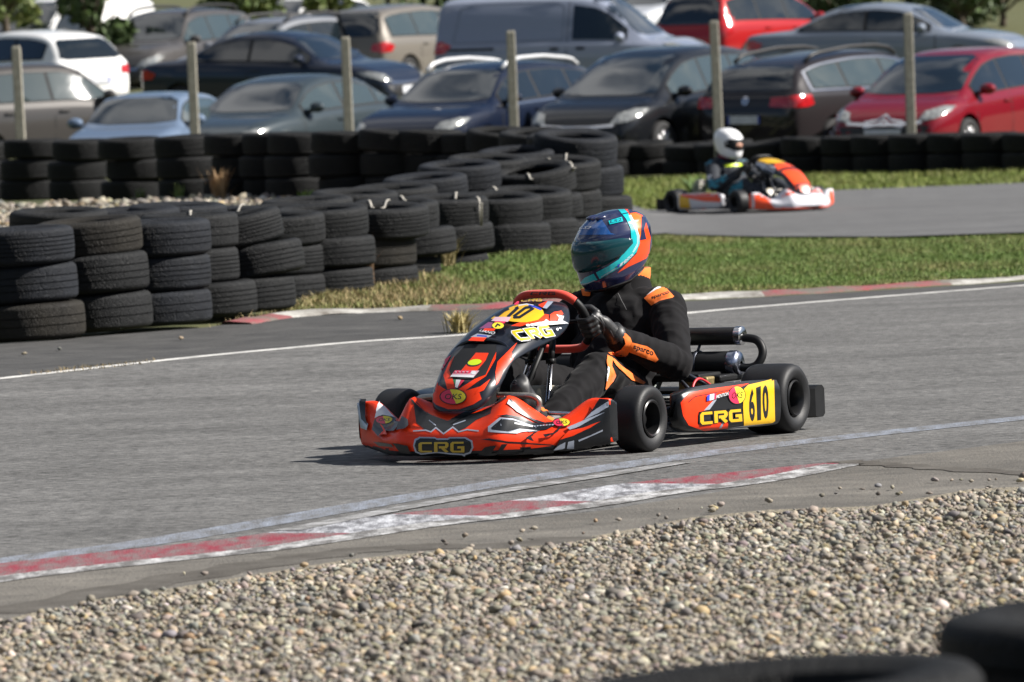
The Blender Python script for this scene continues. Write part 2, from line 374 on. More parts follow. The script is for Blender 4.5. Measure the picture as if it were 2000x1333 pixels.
# far kerb: low raised blocks, red and white
fk = [(470, 634), (560, 620), (700, 611), (850, 606), (990, 601), (1180, 592), (1340, 584), (1500, 577), (1640, 569), (1860, 556), (2000, 547), (2300, 522)]
P = [np.array(q) for q in crom([np.array((p.x, p.y)) for p in (gnd(*q) for q in fk)], 14)]
bm = bmesh.new(); rows = []
for i, p in enumerate(P):
    t = P[min(i+1, len(P)-1)]-P[max(i-1, 0)]; t /= np.hypot(*t); nn = np.array((-t[1], t[0]))
    rows.append([bm.verts.new((*(p+nn*a), gz(*(p+nn*a))+h+.012*noise.noise((p[0]*3, p[1]*3, a*9)))) for a, h in ((-.08, .0), (-.06, .012), (.07, .026), (.11, .022), (.13, .0))])
for i in range(len(P)-1):
    for j in range(4):
        f = bm.faces.new((rows[i][j], rows[i][j+1], rows[i+1][j+1], rows[i+1][j])); f.material_index = int((i/28+.55) % 2)
bmesh.ops.recalc_face_normals(bm, faces=bm.faces)
tag(frombm(bm, 'far_kerb', [worn('faded red kerb paint', (.27, .045, .058), (.13, .115, .095), 4, .47, .12), worn('faded white kerb paint', (.44, .43, .40), (.14, .125, .105), 4, .50, .12)]), kind='structure')

# ------------------------------------------------------------------ loose stones
_o = np.array([(1, 0, 0), (-1, 0, 0), (0, 1, 0), (0, -1, 0), (0, 0, 1), (0, 0, -1)], float)
_of = [(0, 2, 4), (2, 1, 4), (1, 3, 4), (3, 0, 4), (2, 0, 5), (1, 2, 5), (3, 1, 5), (0, 3, 5)]
def _sub(v, f):
    v = [tuple(q) for q in v]; cache = {}; out = []
    def mid(a, b):
        k = (min(a, b), max(a, b))
        if k not in cache: q = np.array(v[a])+np.array(v[b]); q /= np.linalg.norm(q); v.append(tuple(q)); cache[k] = len(v)-1
        return cache[k]
    for a, b, c in f:
        d, e, g = mid(a, b), mid(b, c), mid(c, a); out += [(a, d, g), (d, b, e), (g, e, c), (d, e, g)]
    return np.array(v), out
SV, SF = _sub(_o, _of); SF = np.array(SF)
m_stone = mat('pebbles', (.4, .38, .34), .85, vcol='col')
PAL = np.array([(.23, .205, .165), (.17, .155, .13), (.30, .26, .19), (.12, .118, .115), (.29, .205, .105), (.42, .39, .33), (.20, .17, .125), (.075, .07, .062), (.16, .162, .165), (.30, .25, .165)])
PW_ = np.array([.2, .16, .14, .10, .055, .06, .12, .055, .06, .05]); PW_ /= PW_.sum()
def stones(name, X, Y, rad, sink=.25, hsig=.006):
    n = len(X); Z = ground(X, Y)
    s = np.stack([rad*NR.uniform(.8, 1.5, n), rad*NR.uniform(.65, 1.1, n), rad*NR.uniform(.45, .85, n)], -1)
    vv = SV[None]*(1+NR.normal(0, .17, (n, len(SV), 1)))*s[:, None, :]
    a = NR.uniform(0, 6.283, n); b = NR.normal(0, .45, n); ca, sa, cb, sb = np.cos(a)[:, None], np.sin(a)[:, None], np.cos(b)[:, None], np.sin(b)[:, None]
    x, y, z = vv[..., 0], vv[..., 1], vv[..., 2]; y, z = y*cb-z*sb, y*sb+z*cb; x, y = x*ca-y*sa, x*sa+y*ca
    zz = Z+s[:, 2]*(1-sink)+np.abs(NR.normal(0, hsig, n))+.006
    vv = np.stack([x+X[:, None], y+Y[:, None], z+zz[:, None]], -1).reshape(-1, 3)
    ff = (SF[None]+(np.arange(n)*len(SV))[:, None, None]).reshape(-1, 3)
    me = rawmesh(name, vv, ff); c = (PAL*.72+PAL.mean(0)*.28)[NR.choice(len(PAL), n, p=PW_)]*NR.uniform(.72, 1.5, (n, 1))*np.array((.98, .98, .99))*NR.normal(1, .04, (n, 3)); colattr(me, np.clip(c, .02, .9), len(SV))
    return tag(link(name, me, m_stone), kind='stuff')
n = 235000
Y_ = NR.uniform(11.5, 24.5, n); X_ = NR.uniform(-.094, .094, n)*Y_; k = pip(xy([(a, b+16) for a, b in grav_edge])+[(9., 9.), (-6., 9.)], X_, Y_); X_, Y_ = X_[k], Y_[k]
stones('gravel', X_, Y_, np.clip(NR.lognormal(math.log(.0058), .44, len(X_)), .0028, .020))
Y_ = NR.uniform(10.5, 30, 60000); X_ = NR.uniform(.094, .21, 60000)*Y_*np.where(NR.random(60000) < .6, 1, -1); k = pip(grav_poly, X_, Y_)
stones('gravel', X_[k], Y_[k], np.clip(NR.lognormal(math.log(.011), .4, k.sum()), .005, .03))
e = np.array(pl); d = np.interp(Y_, e[:, 1], e[:, 1])
# scattered pebbles thrown on to the shoulder and the runoff
sp = xy([(300, 1130), (680, 1080), (1175, 1020), (1500, 975), (1900, 930), (2000, 930), (2000, 955), (1500, 1000), (1000, 1075), (350, 1150)])
X_ = NR.uniform(-2, 2.6, 9000); Y_ = NR.uniform(18, 26, 9000); k = pip(sp, X_, Y_) & (NR.random(9000) < .12)
stones('scattered_pebbles', X_[k], Y_[k], NR.uniform(.005, .014, k.sum()), .1, 0)
sp = xy([(0, 672), (400, 640), (700, 610), (1000, 603), (1000, 625), (700, 640), (400, 668), (0, 700)])
X_ = NR.uniform(-4, 3, 6000); Y_ = NR.uniform(32, 44, 6000); k = pip(sp, X_, Y_) & (NR.random(6000) < .025)
stones('runoff_pebbles', X_[k], Y_[k], NR.uniform(.006, .022, k.sum()), .1, 0)
# gravel bank between the two tyre walls on the left
bank = [(-7, 44.), (-7, 62.5), (-1.4, 62.5), (-.6, 56), (-1.2, 47), (-2.5, 42.), (-5, 40)]
sheet('gravel_bank', bank, 1, m_gravbase, .4)
X_ = NR.uniform(-7, -.6, 15000); Y_ = NR.uniform(42, 62.5, 15000); k = pip(bank, X_, Y_)
stones('bank_gravel', X_[k], Y_[k], np.clip(NR.lognormal(math.log(.022), .4, k.sum()), .01, .06))

# ------------------------------------------------------------------ grass
m_grass = mat('grass blades', (.08, .11, .03), .7, vcol='col')
def blades(name, poly, dens, h, green, dry, dryfn=None, wd=.006, keep=None):
    P = np.array(poly); mn, mxx = P.min(0), P.max(0); n = int(dens*np.prod(mxx-mn))
    X = NR.uniform(mn[0], mxx[0], n); Y = NR.uniform(mn[1], mxx[1], n); k = pip(poly, X, Y)
    if keep is not None: k &= keep(X, Y)
    X, Y = X[k], Y[k]; n = len(X); Z = ground(X, Y)-.025
    cl = np.array([noise.noise((x*.9, y*.5, 3.)) for x, y in zip(X, Y)])+.6*np.array([noise.noise((x*3.1, y*1.8, 9.)) for x, y in zip(X, Y)])
    hh = h*NR.uniform(.55, 1.25, n)*(1+.5*cl)+.02
    a = NR.uniform(0, 6.283, n); lean = NR.normal(0, .75, n)*hh; b = NR.uniform(0, 6.283, n)
    w2 = wd*NR.uniform(.6, 1.4, n); cx, sx = np.cos(a)*w2, np.sin(a)*w2
    v0 = np.stack([X-cx, Y-sx, Z], -1); v1 = np.stack([X+cx, Y+sx, Z], -1); v2 = np.stack([X+np.cos(b)*lean, Y+np.sin(b)*lean, Z+hh], -1)
    me = rawmesh(name, np.stack([v0, v1, v2], 1).reshape(-1, 3), np.arange(3*n).reshape(-1, 3))
    t = np.clip((dryfn(X, Y) if dryfn else .2)+cl*.55+NR.normal(0, .22, n), 0, 1)[:, None]
    c = (np.array(green)*(1-t)+np.array(dry)*t)*NR.uniform(.6, 1.35, (n, 1)); colattr(me, c, 3)
    return tag(link(name, me, m_grass, smooth=False), kind='stuff')
infield = xy([(520, 612), (700, 598), (930, 592), (1340, 578), (1640, 562), (2000, 538), (2300, 515), (2300, 437), (2000, 458), (1750, 466), (1500, 466), (1300, 459), (1180, 472), (1100, 480), (940, 500), (800, 520), (620, 575), (540, 600)])
GR, DR = (.115, .15, .036), (.30, .235, .105)
blades('grass', infield, 2000, .018, (.108, .178, .028), DR, lambda X, Y: .05+.62*(1-sstep(-1.9, -.2, X))+.2*(Y < 43))
strip2 = xy([(1180, 384), (1640, 371), (2000, 357), (2300, 345), (2300, 315), (1600, 335), (1190, 350)])
blades('verge_grass', strip2, 330, .05, (.15, .20, .03), (.24, .21, .07), lambda X, Y: .12+0*X, wd=.012)
edge = xy([(-60, 748), (130, 720), (300, 704), (470, 686), (620, 668), (760, 655), (900, 648), (930, 652), (800, 664), (600, 681), (460, 692), (300, 710), (130, 728), (-60, 752)])
blades('dry_edge_grass', edge, 1500, .022, (.16, .13, .05), (.25, .18, .085), lambda X, Y: .7+0*X, keep=lambda X, Y: np.array([noise.noise((x*1.1, y*.7, 0)) > .12 for x, y in zip(X, Y)]))
foot = xy([(400, 642), (560, 617), (760, 600), (900, 590), (900, 545), (780, 528), (620, 560), (560, 600)])
blades('dry_foot_grass', foot, 500, .04, (.17, .15, .05), (.34, .25, .12), lambda X, Y: .55+0*X)
# ================================================================== CARS
m_glass = mat('dark car glass', (.008, .012, .014), .02, spec=.8, coat=.8)
m_glass2 = mat('greenish car glass', (.045, .062, .064), .03, spec=1., coat=.5)
m_wglass = mat('windscreen glass', (.008, .013, .016), .01, spec=1., coat=1.)
m_rub = mat('tyre rubber black', (.012, .012, .013), .8)
m_alloy = mat('silver alloy', (.55, .55, .56), .3, .9)
m_plast = mat('black plastic trim', (.015, .015, .016), .5)
m_chrome = mat('bright chrome trim', (.72, .72, .74), .18, 1)
m_lamp = mat('clear headlamp', (.16, .165, .16), .10, .5, coat=1, var=(16, .5), col2=(.62, .63, .60))
m_red = mat('red tail lamp', (.42, .012, .016), .15, coat=1, var=(14, .4))
m_plate = mat('white number plate', (.70, .71, .74), .4, var=(18, .5), col2=(.45, .47, .52)); m_platebl = mat('blue plate band', (.02, .06, .35), .4)
m_seam = mat('panel gap', (.008, .008, .009), .8)
PROF = {
 'hatch': [(0, .44, .47, .72), (.015, .58, .60, .84), (.04, .635, .68, .90), (.09, .65, .84, .94), (.15, .65, .935, .965), (.25, .645, .98, .985), (.42, .635, 1, 1), (.52, .625, .985, 1), (.60, .615, .94, 1), (.74, .595, .655, .985), (.80, .58, .635, .97), (.90, .53, .575, .92), (.96, .47, .50, .83), (.985, .41, .43, .74), (1, .33, .345, .62)],
 'sedan': [(0, .46, .48, .70), (.015, .60, .615, .82), (.04, .645, .665, .88), (.14, .655, .70, .95), (.19, .655, .725, .965), (.31, .655, .93, .985), (.40, .65, .99, 1), (.50, .64, 1, 1), (.58, .63, .965, 1), (.64, .62, .90, 1), (.75, .605, .66, .985), (.82, .585, .635, .965), (.92, .53, .57, .91), (.97, .46, .49, .82), (.988, .40, .42, .74), (1, .33, .345, .62)],
 'estate': [(0, .45, .48, .74), (.012, .60, .62, .86), (.03, .64, .70, .91), (.065, .655, .85, .945), (.11, .655, .915, .965), (.2, .65, .965, .985), (.36, .64, 1, 1), (.5, .625, .995, 1), (.58, .615, .96, 1), (.63, .61, .91, 1), (.75, .59, .65, .985), (.82, .575, .63, .965), (.92, .525, .565, .91), (.97, .455, .485, .83), (.988, .40, .42, .74), (1, .33, .345, .62)],
 'mpv': [(0, .44, .47, .76), (.012, .56, .60, .87), (.03, .60, .72, .915), (.06, .62, .88, .945), (.10, .625, .95, .965), (.22, .62, .985, .985), (.38, .61, 1, 1), (.50, .60, .985, 1), (.58, .59, .945, 1), (.66, .58, .85, 1), (.80, .56, .615, .975), (.87, .535, .585, .95), (.94, .48, .52, .89), (.975, .42, .45, .81), (.99, .37, .39, .74), (1, .31, .325, .62)],
 'suv': [(0, .46, .49, .78), (.012, .62, .65, .88), (.03, .64, .76, .925), (.06, .645, .90, .95), (.11, .645, .955, .965), (.22, .64, .985, .985), (.38, .635, 1, 1), (.52, .63, .985, 1), (.60, .62, .93, 1), (.71, .61, .67, .985), (.80, .60, .655, .97), (.91, .565, .615, .93), (.96, .50, .54, .86), (.985, .43, .45, .78), (1, .34, .36, .68)],
 'van': [(0, .40, .50, .86), (.008, .54, .80, .92), (.02, .56, .94, .955), (.05, .565, .98, .975), (.15, .565, .995, .99), (.35, .56, 1, 1), (.54, .555, .99, 1), (.62, .55, .955, 1), (.67, .545, .89, 1), (.80, .53, .59, .985), (.88, .51, .555, .955), (.95, .45, .48, .88), (.98, .39, .41, .80), (1, .31, .32, .66)],
}
def wheel_mesh(r, wd):
    t = MB(); a = wd/2
    t.lathe([(r*.66, -a*.8), (r*.80, -a), (r*.95, -a*.92), (r, -a*.6), (r, a*.6), (r*.95, a*.92), (r*.80, a), (r*.66, a*.8)], 32, 'y')
    q = MB(); q.lathe([(r*.68, a*.85), (r*.63, a*.9), (r*.60, a*.5), (.0001, a*.45)], 32, 'y')
    for k in range(9):
        an = 2*math.pi*k/9; q.box((math.cos(an)*r*.36, a*.75, math.sin(an)*r*.36), (r*.56, a*.35, r*.11), Matrix.Rotation(-an, 3, 'Y'))
    q.lathe([(r*.17, a*.6), (r*.15, a*1.0), (.001, a*1.02)], 16, 'y')
    return t.bm(), q.bm()
_wm = {}
def car(name, label, cat, group, kind, L, W, H, paint, loc, hd, dlo=(.10, .70), pill=(.36, .56), glass=None, rear=(.70, .92), trim=False, rails=None, strip=False, tail=None, head=None, plate=True, extra=None, clad=False, roofglass=False):
    root = empty(name, (0, 0, 0), 0, label, cat, group)
    P = np.array(PROF[kind], float); glass = glass or m_glass
    def S(u): return [float(np.interp(u, P[:, 0], P[:, k])) for k in (1, 2, 3)]
    us = np.array([p[0] for p in crom([(a,) for a in P[:, 0]], 3)]); us = np.unique(np.round(us, 5))
    col = np.stack([crom(P.tolist(), 3)], 0)[0]
    rows = []; zb0 = .17*H if kind not in ('suv',) else .2*H
    for u, bt, tp, wf in col:
        x = (u-.5)*L; w = W/2*wf; zb = zb0+.06*H*(max(0, (.06-u)/.06)+max(0, (u-.93)/.07)); bz = bt*H; tz = max(tp, bt+.012)*H
        t = min(1, (tz-bz)/(.34*H)); mid = zb+(bz-zb)*.55
        y6 = w*(.86-.17*t); z6 = bz+(tz-bz)*(.84); sec = [(0, zb), (.5*w, zb), (.88*w, zb+.005), (.975*w, zb+.07), (1.0*w, mid-.06), (.992*w, mid+.05), (.985*w, bz-.06), (.955*w, bz-.01), (.925*w, bz+.012+.02*t), (.5*(.925*w+y6), .5*(bz+.02+z6)), (y6, z6), (y6*.93, z6+(tz-z6)*.45), (y6*.62, z6+(tz-z6)*.86), (y6*.3, z6+(tz-z6)*.97), (0, tz)]
        rows.append([(x, a, b) for a, b in sec]+[(x, -a, b) for a, b in sec[-2:0:-1]])
    mb = MB(); mb.grid(rows, closev=True, cap=True)
    xf, xr, rw = (.805-.5)*L, (.185-.5)*L, .205*H if kind != 'suv' else .21*H
    rw = min(max(rw, .30), .345)
    body = mb.build('body', paint, root)
    cut = MB()
    for x in (xf, xr):
        for sg in (1, -1): cut.lathe([(rw+.055, sg*(W/2-.27)), (rw+.055, sg*(W/2+.3))], 28, 'y', (x, 0, rw+.01), cap=True)
    co = cut.build('cutter', m_plast, None, smooth=False)
    q = body.modifiers.new('b', 'BOOLEAN'); q.operation = 'DIFFERENCE'; q.solver = 'EXACT'; q.object = co
    bvh = bvh_of(body); evald(body)
    body.data.polygons.foreach_set('use_smooth', np.ones(len(body.data.polygons), bool))
    e = body.modifiers.new('split', 'EDGE_SPLIT'); e.split_angle = R(38)
    bpy.data.objects.remove(co)
    ux = lambda x: x/L+.5; xu = lambda u: (u-.5)*L
    # side glass
    def lo(u): return S(u)[0]*H+.045
    def hi(u): b, t, _ = S(u); return b*H+(t-b)*H*.84-.035
    def pane(u0, u1, g=0.):
        us = np.linspace(u0, u1, 14); up = [(xu(u), hi(u)+g) for u in us if hi(u)+g > lo(u)-g+.02]; 
        if len(up) < 3: return None
        dn = [(x, lo(ux(x))-g) for x, _ in up]; return dn+up[::-1]
    for sg in (1, -1):
        ray = dirfn((0, -sg, 0))
        if trim:
            pg = pane(dlo[0]-.012, dlo[1]+.012, .028)
            decal('window_trim', bvh, sh_poly(pg), ray, m_chrome, root, .004, .12)
        cuts = [dlo[0]]+list(pill)+[dlo[1]]
        if pill and dlo[1]-dlo[0] > .2:
            pg = pane(dlo[0], dlo[1], .004); decal('window_surround', bvh, sh_poly(pg), ray, m_seam, root, .007, .12)
        for a, b in zip(cuts[:-1], cuts[1:]):
            pg = pane(a+.006, b-.006, -.012)
            if pg: decal('side_window', bvh, sh_poly(pg), ray, glass, root, .011, .12)
        # door gaps and handles
        for u in list(pill)[-2:]+[dlo[1]+.02]:
            if .25 < u < .8:
                z0, z1 = .25*H, S(u)[0]*H; decal('door_gap', bvh, sh_stroke([(xu(u)-.02, z0), (xu(u), z1)], .014), ray, m_seam, root, .003, .15)
        for u in (list(pill)[-1:]+list(pill)[-2:-1]):
            h = bvh.ray_cast(V((xu(u)+.16, sg*3, S(u)[0]*H-.10)), V((0, -sg, 0)))
            if h[0] is not None: MB().box(h[0]+V((0, sg*.012, 0)), (.17, .03, .028)).build('door_handle', paint, root, bevel=.008)
        if strip: decal('side_trim', bvh, sh_stroke([(xu(.10), lo(.10)-.03), (xu(dlo[1]+.03), lo(dlo[1])-.03)], .03), ray, m_chrome, root, .012, .15)
        decal('sill_trim', bvh, sh_stroke([(xr+rw+.1, zb0+.05), (xf-rw-.1, zb0+.05)], .13 if clad else .07), ray, m_plast, root, .004, .2)
        # mirror
        um = dlo[1]-.03; mz = lo(um)+.07
        mo = MB(); mo.ell((xu(um)+.02, sg*(W/2*.93+.11), mz), (.085, .115, .075), 14, 8); mo.box((xu(um)+.03, sg*(W/2*.93-.0), mz-.045), (.07, .14, .04))
        mo.build('mirror', paint if not clad else m_plast, root)
    # windscreen, rear window
    uc = {'mpv': .80, 'suv': .71, 'van': .80, 'hatch': .74}.get(kind, .75); ut = {'mpv': .57, 'suv': .585, 'van': .62, 'hatch': .585, 'sedan': .61, 'estate': .60}[kind]
    z0, z1 = S(uc)[1]*H+.02, S(ut)[1]*H-.012; w0, w1 = W/2*.78, W/2*.645
    fr = [(-w0, z0+.03), (-w0*.5, z0), (w0*.5, z0), (w0, z0+.03), (w1*1.02, z1-.05), (w1*.8, z1), (-w1*.8, z1), (-w1*1.02, z1-.05)]
    decal('windscreen', bvh, sh_poly(fr), dirfn((-1, 0, 0), (0, 1, 0)), m_wglass, root, .006, .12)
    r0, r1 = rear[0]*H, rear[1]*H; w0, w1 = W/2*.76, W/2*.62
    if kind in ('sedan',): d = (1, 0, -.25)
    else: d = (1, 0, 0)
    decal('rear_window', bvh, sh_poly([(-w0, r0+.03), (-w0*.8, r0), (w0*.8, r0), (w0, r0+.03), (w1*1.03, r1-.05), (w1*.85, r1), (-w1*.85, r1), (-w1*1.03, r1-.05)]), dirfn(d, (0, 1, 0)), m_glass, root, .006, .1)
    # lamps
    for sg in (1, -1):
        hp = head or [(.06, .52, .405), (.10, .80, .425), (.36, .93, .485), (.50, .945, .525), (.30, .86, .53), (.12, .66, .49)]
        d = V((-.8, -sg*.6, 0)); a = V((-.6*sg, .8, 0)); pts = [(V((L/2-p[0], sg*p[1]*W/2, 0)).dot(a), p[2]*H) for p in hp]
        decal('headlamp', bvh, sh_poly(pts), dirfn(d, a), m_lamp, root, .012, .06)
        tp = tail or [(.04, .58, .50), (.04, .86, .48), (.22, .98, .49), (.30, .99, .555), (.12, .93, .60), (.06, .62, .575)]
        d = V((.75, -sg*.66, 0)); a = V((.66*sg, .75, 0)); pts = [(V((-L/2+p[0], sg*p[1]*W/2, 0)).dot(a), p[2]*H) for p in tp]
        decal('taillight', bvh, sh_poly(pts), dirfn(d, a), m_red, root, .012, .06)
    decal('grille', bvh, sh_poly([(-.36*W, .37*H), (-.33*W, .31*H), (-.2*W, .24*H), (.2*W, .24*H), (.33*W, .31*H), (.36*W, .37*H)]), dirfn((-1, 0, 0), (0, 1, 0)), m_plast, root, .006, .1)
    decal('grille_bar', bvh, sh_stroke([(-.30*W, .40*H), (-.1*W, .385*H), (.1*W, .385*H), (.30*W, .40*H)], .035), dirfn((-1, 0, 0), (0, 1, 0)), m_chrome, root, .010, .1)
    if plate:
        pz = {'sedan': .42, 'hatch': .42}.get(kind, .43)*H
        decal('number_plate', bvh, sh_poly([(-.26, pz-.05), (.26, pz-.05), (.26, pz+.06), (-.26, pz+.06)]), dirfn((1, 0, 0), (0, 1, 0)), m_plate, root, .02, .1)
        decal('number_plate', bvh, sh_poly([(-.26, .27*H), (.26, .27*H), (.26, .27*H+.11), (-.26, .27*H+.11)]), dirfn((-1, 0, 0), (0, 1, 0)), m_plate, root, .02, .1)
        for s_ in (-1, 1): decal('plate_band', bvh, sh_poly([(s_*.26, pz-.05), (s_*.225, pz-.05), (s_*.225, pz+.06), (s_*.26, pz+.06)]), dirfn((1, 0, 0), (0, 1, 0)), m_platebl, root, .022, .1)
    decal('bumper_trim', bvh, sh_poly([(-.42*W, .20*H), (.42*W, .20*H), (.40*W, .27*H), (-.40*W, .27*H)]), dirfn((1, 0, 0), (0, 1, 0)), m_plast, root, .006, .12)
    if rails:
        for sg in (1, -1):
            pts = []
            for u in np.linspace(.14, .60, 14):
                b, t, wf = S(u); pts.append((xu(u), sg*W/2*wf*.64, t*H+.012+(.035 if .16 < u < .58 else -.01)))
            MB().tube(pts, .028, 8).build('roof_rail', rails, root)
    if extra: extra(root, bvh, L, W, H, S)
    # wheels
    k = (round(rw, 3),)
    if k not in _wm:
        a, b = wheel_mesh(rw, .2); ta = frombm(a, 'wheel', m_rub); ra = frombm(b, 'rim', m_alloy, ta, angle=35); _wm[k] = (ta.data, ra.data); bpy.data.objects.remove(ra); bpy.data.objects.remove(ta)
    for x in (xf, xr):
        for sg in (1, -1):
            t = link('wheel', _wm[k][0], None, root); t.location = (x, sg*(W/2-.115), rw); r_ = link('rim', _wm[k][1], None, t)
            if sg < 0: t.rotation_euler = (0, 0, math.pi)
    # under body, so that nothing shines through beneath
    MB().box((0, 0, zb0+.05), (L*.8, W*.8, .06)).build('underbody', m_plast, root, smooth=False)
    # pose on the sloping ground
    x, y = loc; h = V((hd[0], hd[1], 0)).normalized(); z = gz(x, y)
    gxx = (gz(x+1, y)-gz(x-1, y))/2; gyy = (gz(x, y+1.5)-gz(x, y-1.5))/3; n = V((-gxx, -gyy, 1)).normalized()
    fx = (h-n*h.dot(n)).normalized(); fy = n.cross(fx)
    root.matrix_world = Matrix.Translation((x, y, z)) @ Matrix((fx, fy, n)).transposed().to_4x4()
    return root
def paint(name, col, m=.2, r=.4, coat=1.):
    new = name not in MATS; a = mat(name, col, r, min(m, .1), coat=coat)
    if new: b = a.node_tree.nodes['Principled BSDF']; b.inputs['Coat Roughness'].default_value = .02; b.inputs['Coat IOR'].default_value = 1.45; b.inputs['Specular IOR Level'].default_value = .1
    return a
def cx(px, D, py=180):
    p = pxat(px, py, D); return (p.x, p.y)
def hdg(deg): return (-math.sin(R(deg)), -math.cos(R(deg)))   # 0 = nose to the viewer, + = nose to the left
G1 = 'cars parked in the front row behind the fence posts'; G2 = 'cars parked in the second row'; G3 = 'vehicles parked far back'
def emblem_chevron(root, bvh, L, W, H, S):
    ray = dirfn((-1, 0, 0), (0, 1, 0))
    for dz in (0, .06): decal('emblem', bvh, sh_stroke([(-.28, .425*H+dz-.09), (-.09, .425*H+dz-.06), (0, .425*H+dz), (.09, .425*H+dz-.06), (.28, .425*H+dz-.09)], .026), ray, m_chrome, root, .014, .06)
def emblem_ring(root, bvh, L, W, H, S):
    decal('emblem', bvh, sh_ell(0, .60*H, .055, .055), dirfn((1, 0, 0), (0, 1, 0)), m_chrome, root, .012, .05)
    decal('emblem', bvh, sh_join(sh_stroke([(-.035, .60*H+.035), (0, .60*H-.035), (.035, .60*H+.035)], .012)), dirfn((1, 0, 0), (0, 1, 0)), m_plast, root, .014, .05)
def sandero(root, bvh, L, W, H, S):
    decal('door_gap', bvh, sh_stroke([(-.55, .44*H), (-.60, .62*H)], .012), dirfn((1, 0, 0), (0, 1, 0)), m_seam, root, .004, .1)
    decal('emblem', bvh, sh_ell(0, .60*H, .05, .035), dirfn((1, 0, 0), (0, 1, 0)), m_chrome, root, .012, .05)
# ---- front row, left to right
car('parked_car', 'taupe compact suv seen from its side at the left edge behind the first post', 'car', G1, 'suv', 4.35, 1.78, 1.62, paint('taupe metallic paint', (.056, .052, .049)), cx(62, 92), (.80, .60), dlo=(.10, .69), pill=(.25, .46), glass=m_glass2)
car('parked_car', 'small low silver blue car with pale windscreen pillar behind the tyre wall', 'car', G1, 'hatch', 3.75, 1.62, 1.27, paint('silver blue paint', (.12, .165, .24), .5), cx(290, 87), hdg(14), dlo=(.2, .69), pill=(.48,), glass=m_glass2)
car('parked_car', 'dark grey blue saloon with reflective windscreen between second and third posts', 'car', G1, 'sedan', 4.68, 1.81, 1.43, paint('grey blue metallic paint', (.035, .047, .054), .5), cx(567, 88), hdg(31), dlo=(.19, .70), pill=(.30, .49), glass=m_glass2)
car('parked_car', 'navy estate with bright silver roof rails and chrome window strip', 'car', G1, 'estate', 4.77, 1.83, 1.50, paint('navy metallic paint', (.004, .008, .022), .3), cx(942, 88), hdg(29), dlo=(.10, .70), pill=(.27, .48), rails=mat('pale roof rail', (.70, .71, .72), .35, .3), strip=True)
car('parked_car', 'charcoal people carrier with pale headlamps right of the fourth post', 'car', G1, 'mpv', 4.45, 1.83, 1.62, paint('charcoal paint', (.007, .008, .010), .4), cx(1272, 87.5), hdg(29), dlo=(.10, .72), pill=(.28, .49), glass=m_glass2)
car('parked_car', 'dark brown grey estate seen from behind with red tail lights and chrome window frame', 'car', G1, 'estate', 4.77, 1.82, 1.50, paint('dark brown grey paint', (.020, .017, .018), .4), cx(1642, 87.4), (math.sin(R(36)), math.cos(R(36))), dlo=(.10, .70), pill=(.27, .48), glass=m_glass2, trim=True, rails=m_plast, rear=(.68, .90), extra=emblem_ring,
    tail=[(.03, .42, .545), (.03, .70, .535), (.20, .97, .535), (.34, .995, .555), (.30, .985, .64), (.10, .90, .64), (.05, .45, .625)])
car('parked_car', 'red hatchback with chevron grille and clear headlamp at the right edge', 'car', G1, 'mpv', 4.4, 1.78, 1.50, paint('red paint', (.165, .004, .012), .15), cx(1856, 85.0), hdg(28), dlo=(.12, .73), pill=(.30, .50), extra=emblem_chevron)
# ---- second row
car('parked_car', 'white hatchback seen from behind with dark rear window', 'car', G2, 'hatch', 4.05, 1.74, 1.53, paint('white paint', (.78, .78, .77), 0), cx(50, 111), (-math.sin(R(42)), math.cos(R(42))), rear=(.665, .89), extra=sandero, dlo=(.13, .69), pill=(.34, .52))
car('parked_car', 'grey brown suv facing the viewer with see through windscreen', 'car', G2, 'suv', 4.32, 1.82, 1.70, paint('grey brown paint', (.07, .066, .064), .5), cx(335, 117), hdg(27), pill=(.27, .46), dlo=(.12, .69), rails=m_plast, glass=m_glass2)
car('parked_car', 'black blue saloon in profile nose to the right behind the second post', 'car', G2, 'sedan', 4.75, 1.80, 1.45, paint('black blue paint', (.012, .018, .035), .3), cx(556, 106.5), (math.sin(R(62)), -math.cos(R(62))), dlo=(.19, .70), pill=(.46,), trim=False)
car('parked_car', 'silver roofed dark estate half hidden behind the black blue saloon', 'car', G2, 'estate', 4.6, 1.8, 1.5, paint('silver grey paint', (.20, .21, .23), .6), cx(545, 116), hdg(38), dlo=(.10, .70), pill=(.27, .48), rails=m_plast)
car('parked_car', 'beige people carrier seen from behind beside the blue grey van', 'car', G2, 'mpv', 4.5, 1.82, 1.62, paint('beige grey metallic paint', (.16, .145, .125), .5), cx(800, 118), (math.sin(R(30)), math.cos(R(30))), dlo=(.08, .72), pill=(.28, .49), glass=m_glass2, rear=(.66, .93))
def van_extra(root, bvh, L, W, H, S):
    for sg in (1, -1):
        ray = dirfn((0, -sg, 0)); X = lambda u: (u-.5)*L
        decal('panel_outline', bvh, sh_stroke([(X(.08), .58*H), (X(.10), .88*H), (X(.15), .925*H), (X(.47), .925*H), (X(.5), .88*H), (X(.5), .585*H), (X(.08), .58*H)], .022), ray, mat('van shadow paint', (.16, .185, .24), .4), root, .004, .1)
        decal('door_gap', bvh, sh_stroke([(X(.515), .25*H), (X(.52), .93*H)], .014), ray, m_seam, root, .004, .15)
        decal('slide_rail', bvh, sh_stroke([(X(.05), .52*H), (X(.24), .52*H)], .04), ray, m_seam, root, .005, .1)
        for u in (.47, .57): decal('door_handle', bvh, sh_ell(X(u), .505*H, .09, .025), ray, m_seam, root, .006, .06)
car('parked_van', 'blue grey panel van in profile behind the navy estate', 'van', G2, 'van', 4.6, 1.85, 1.84, paint('blue grey paint', (.26, .29, .37), .1), cx(1132, 108), (math.sin(R(72)), -math.cos(R(72))), dlo=(.53, .75), pill=(), extra=van_extra, plate=True)
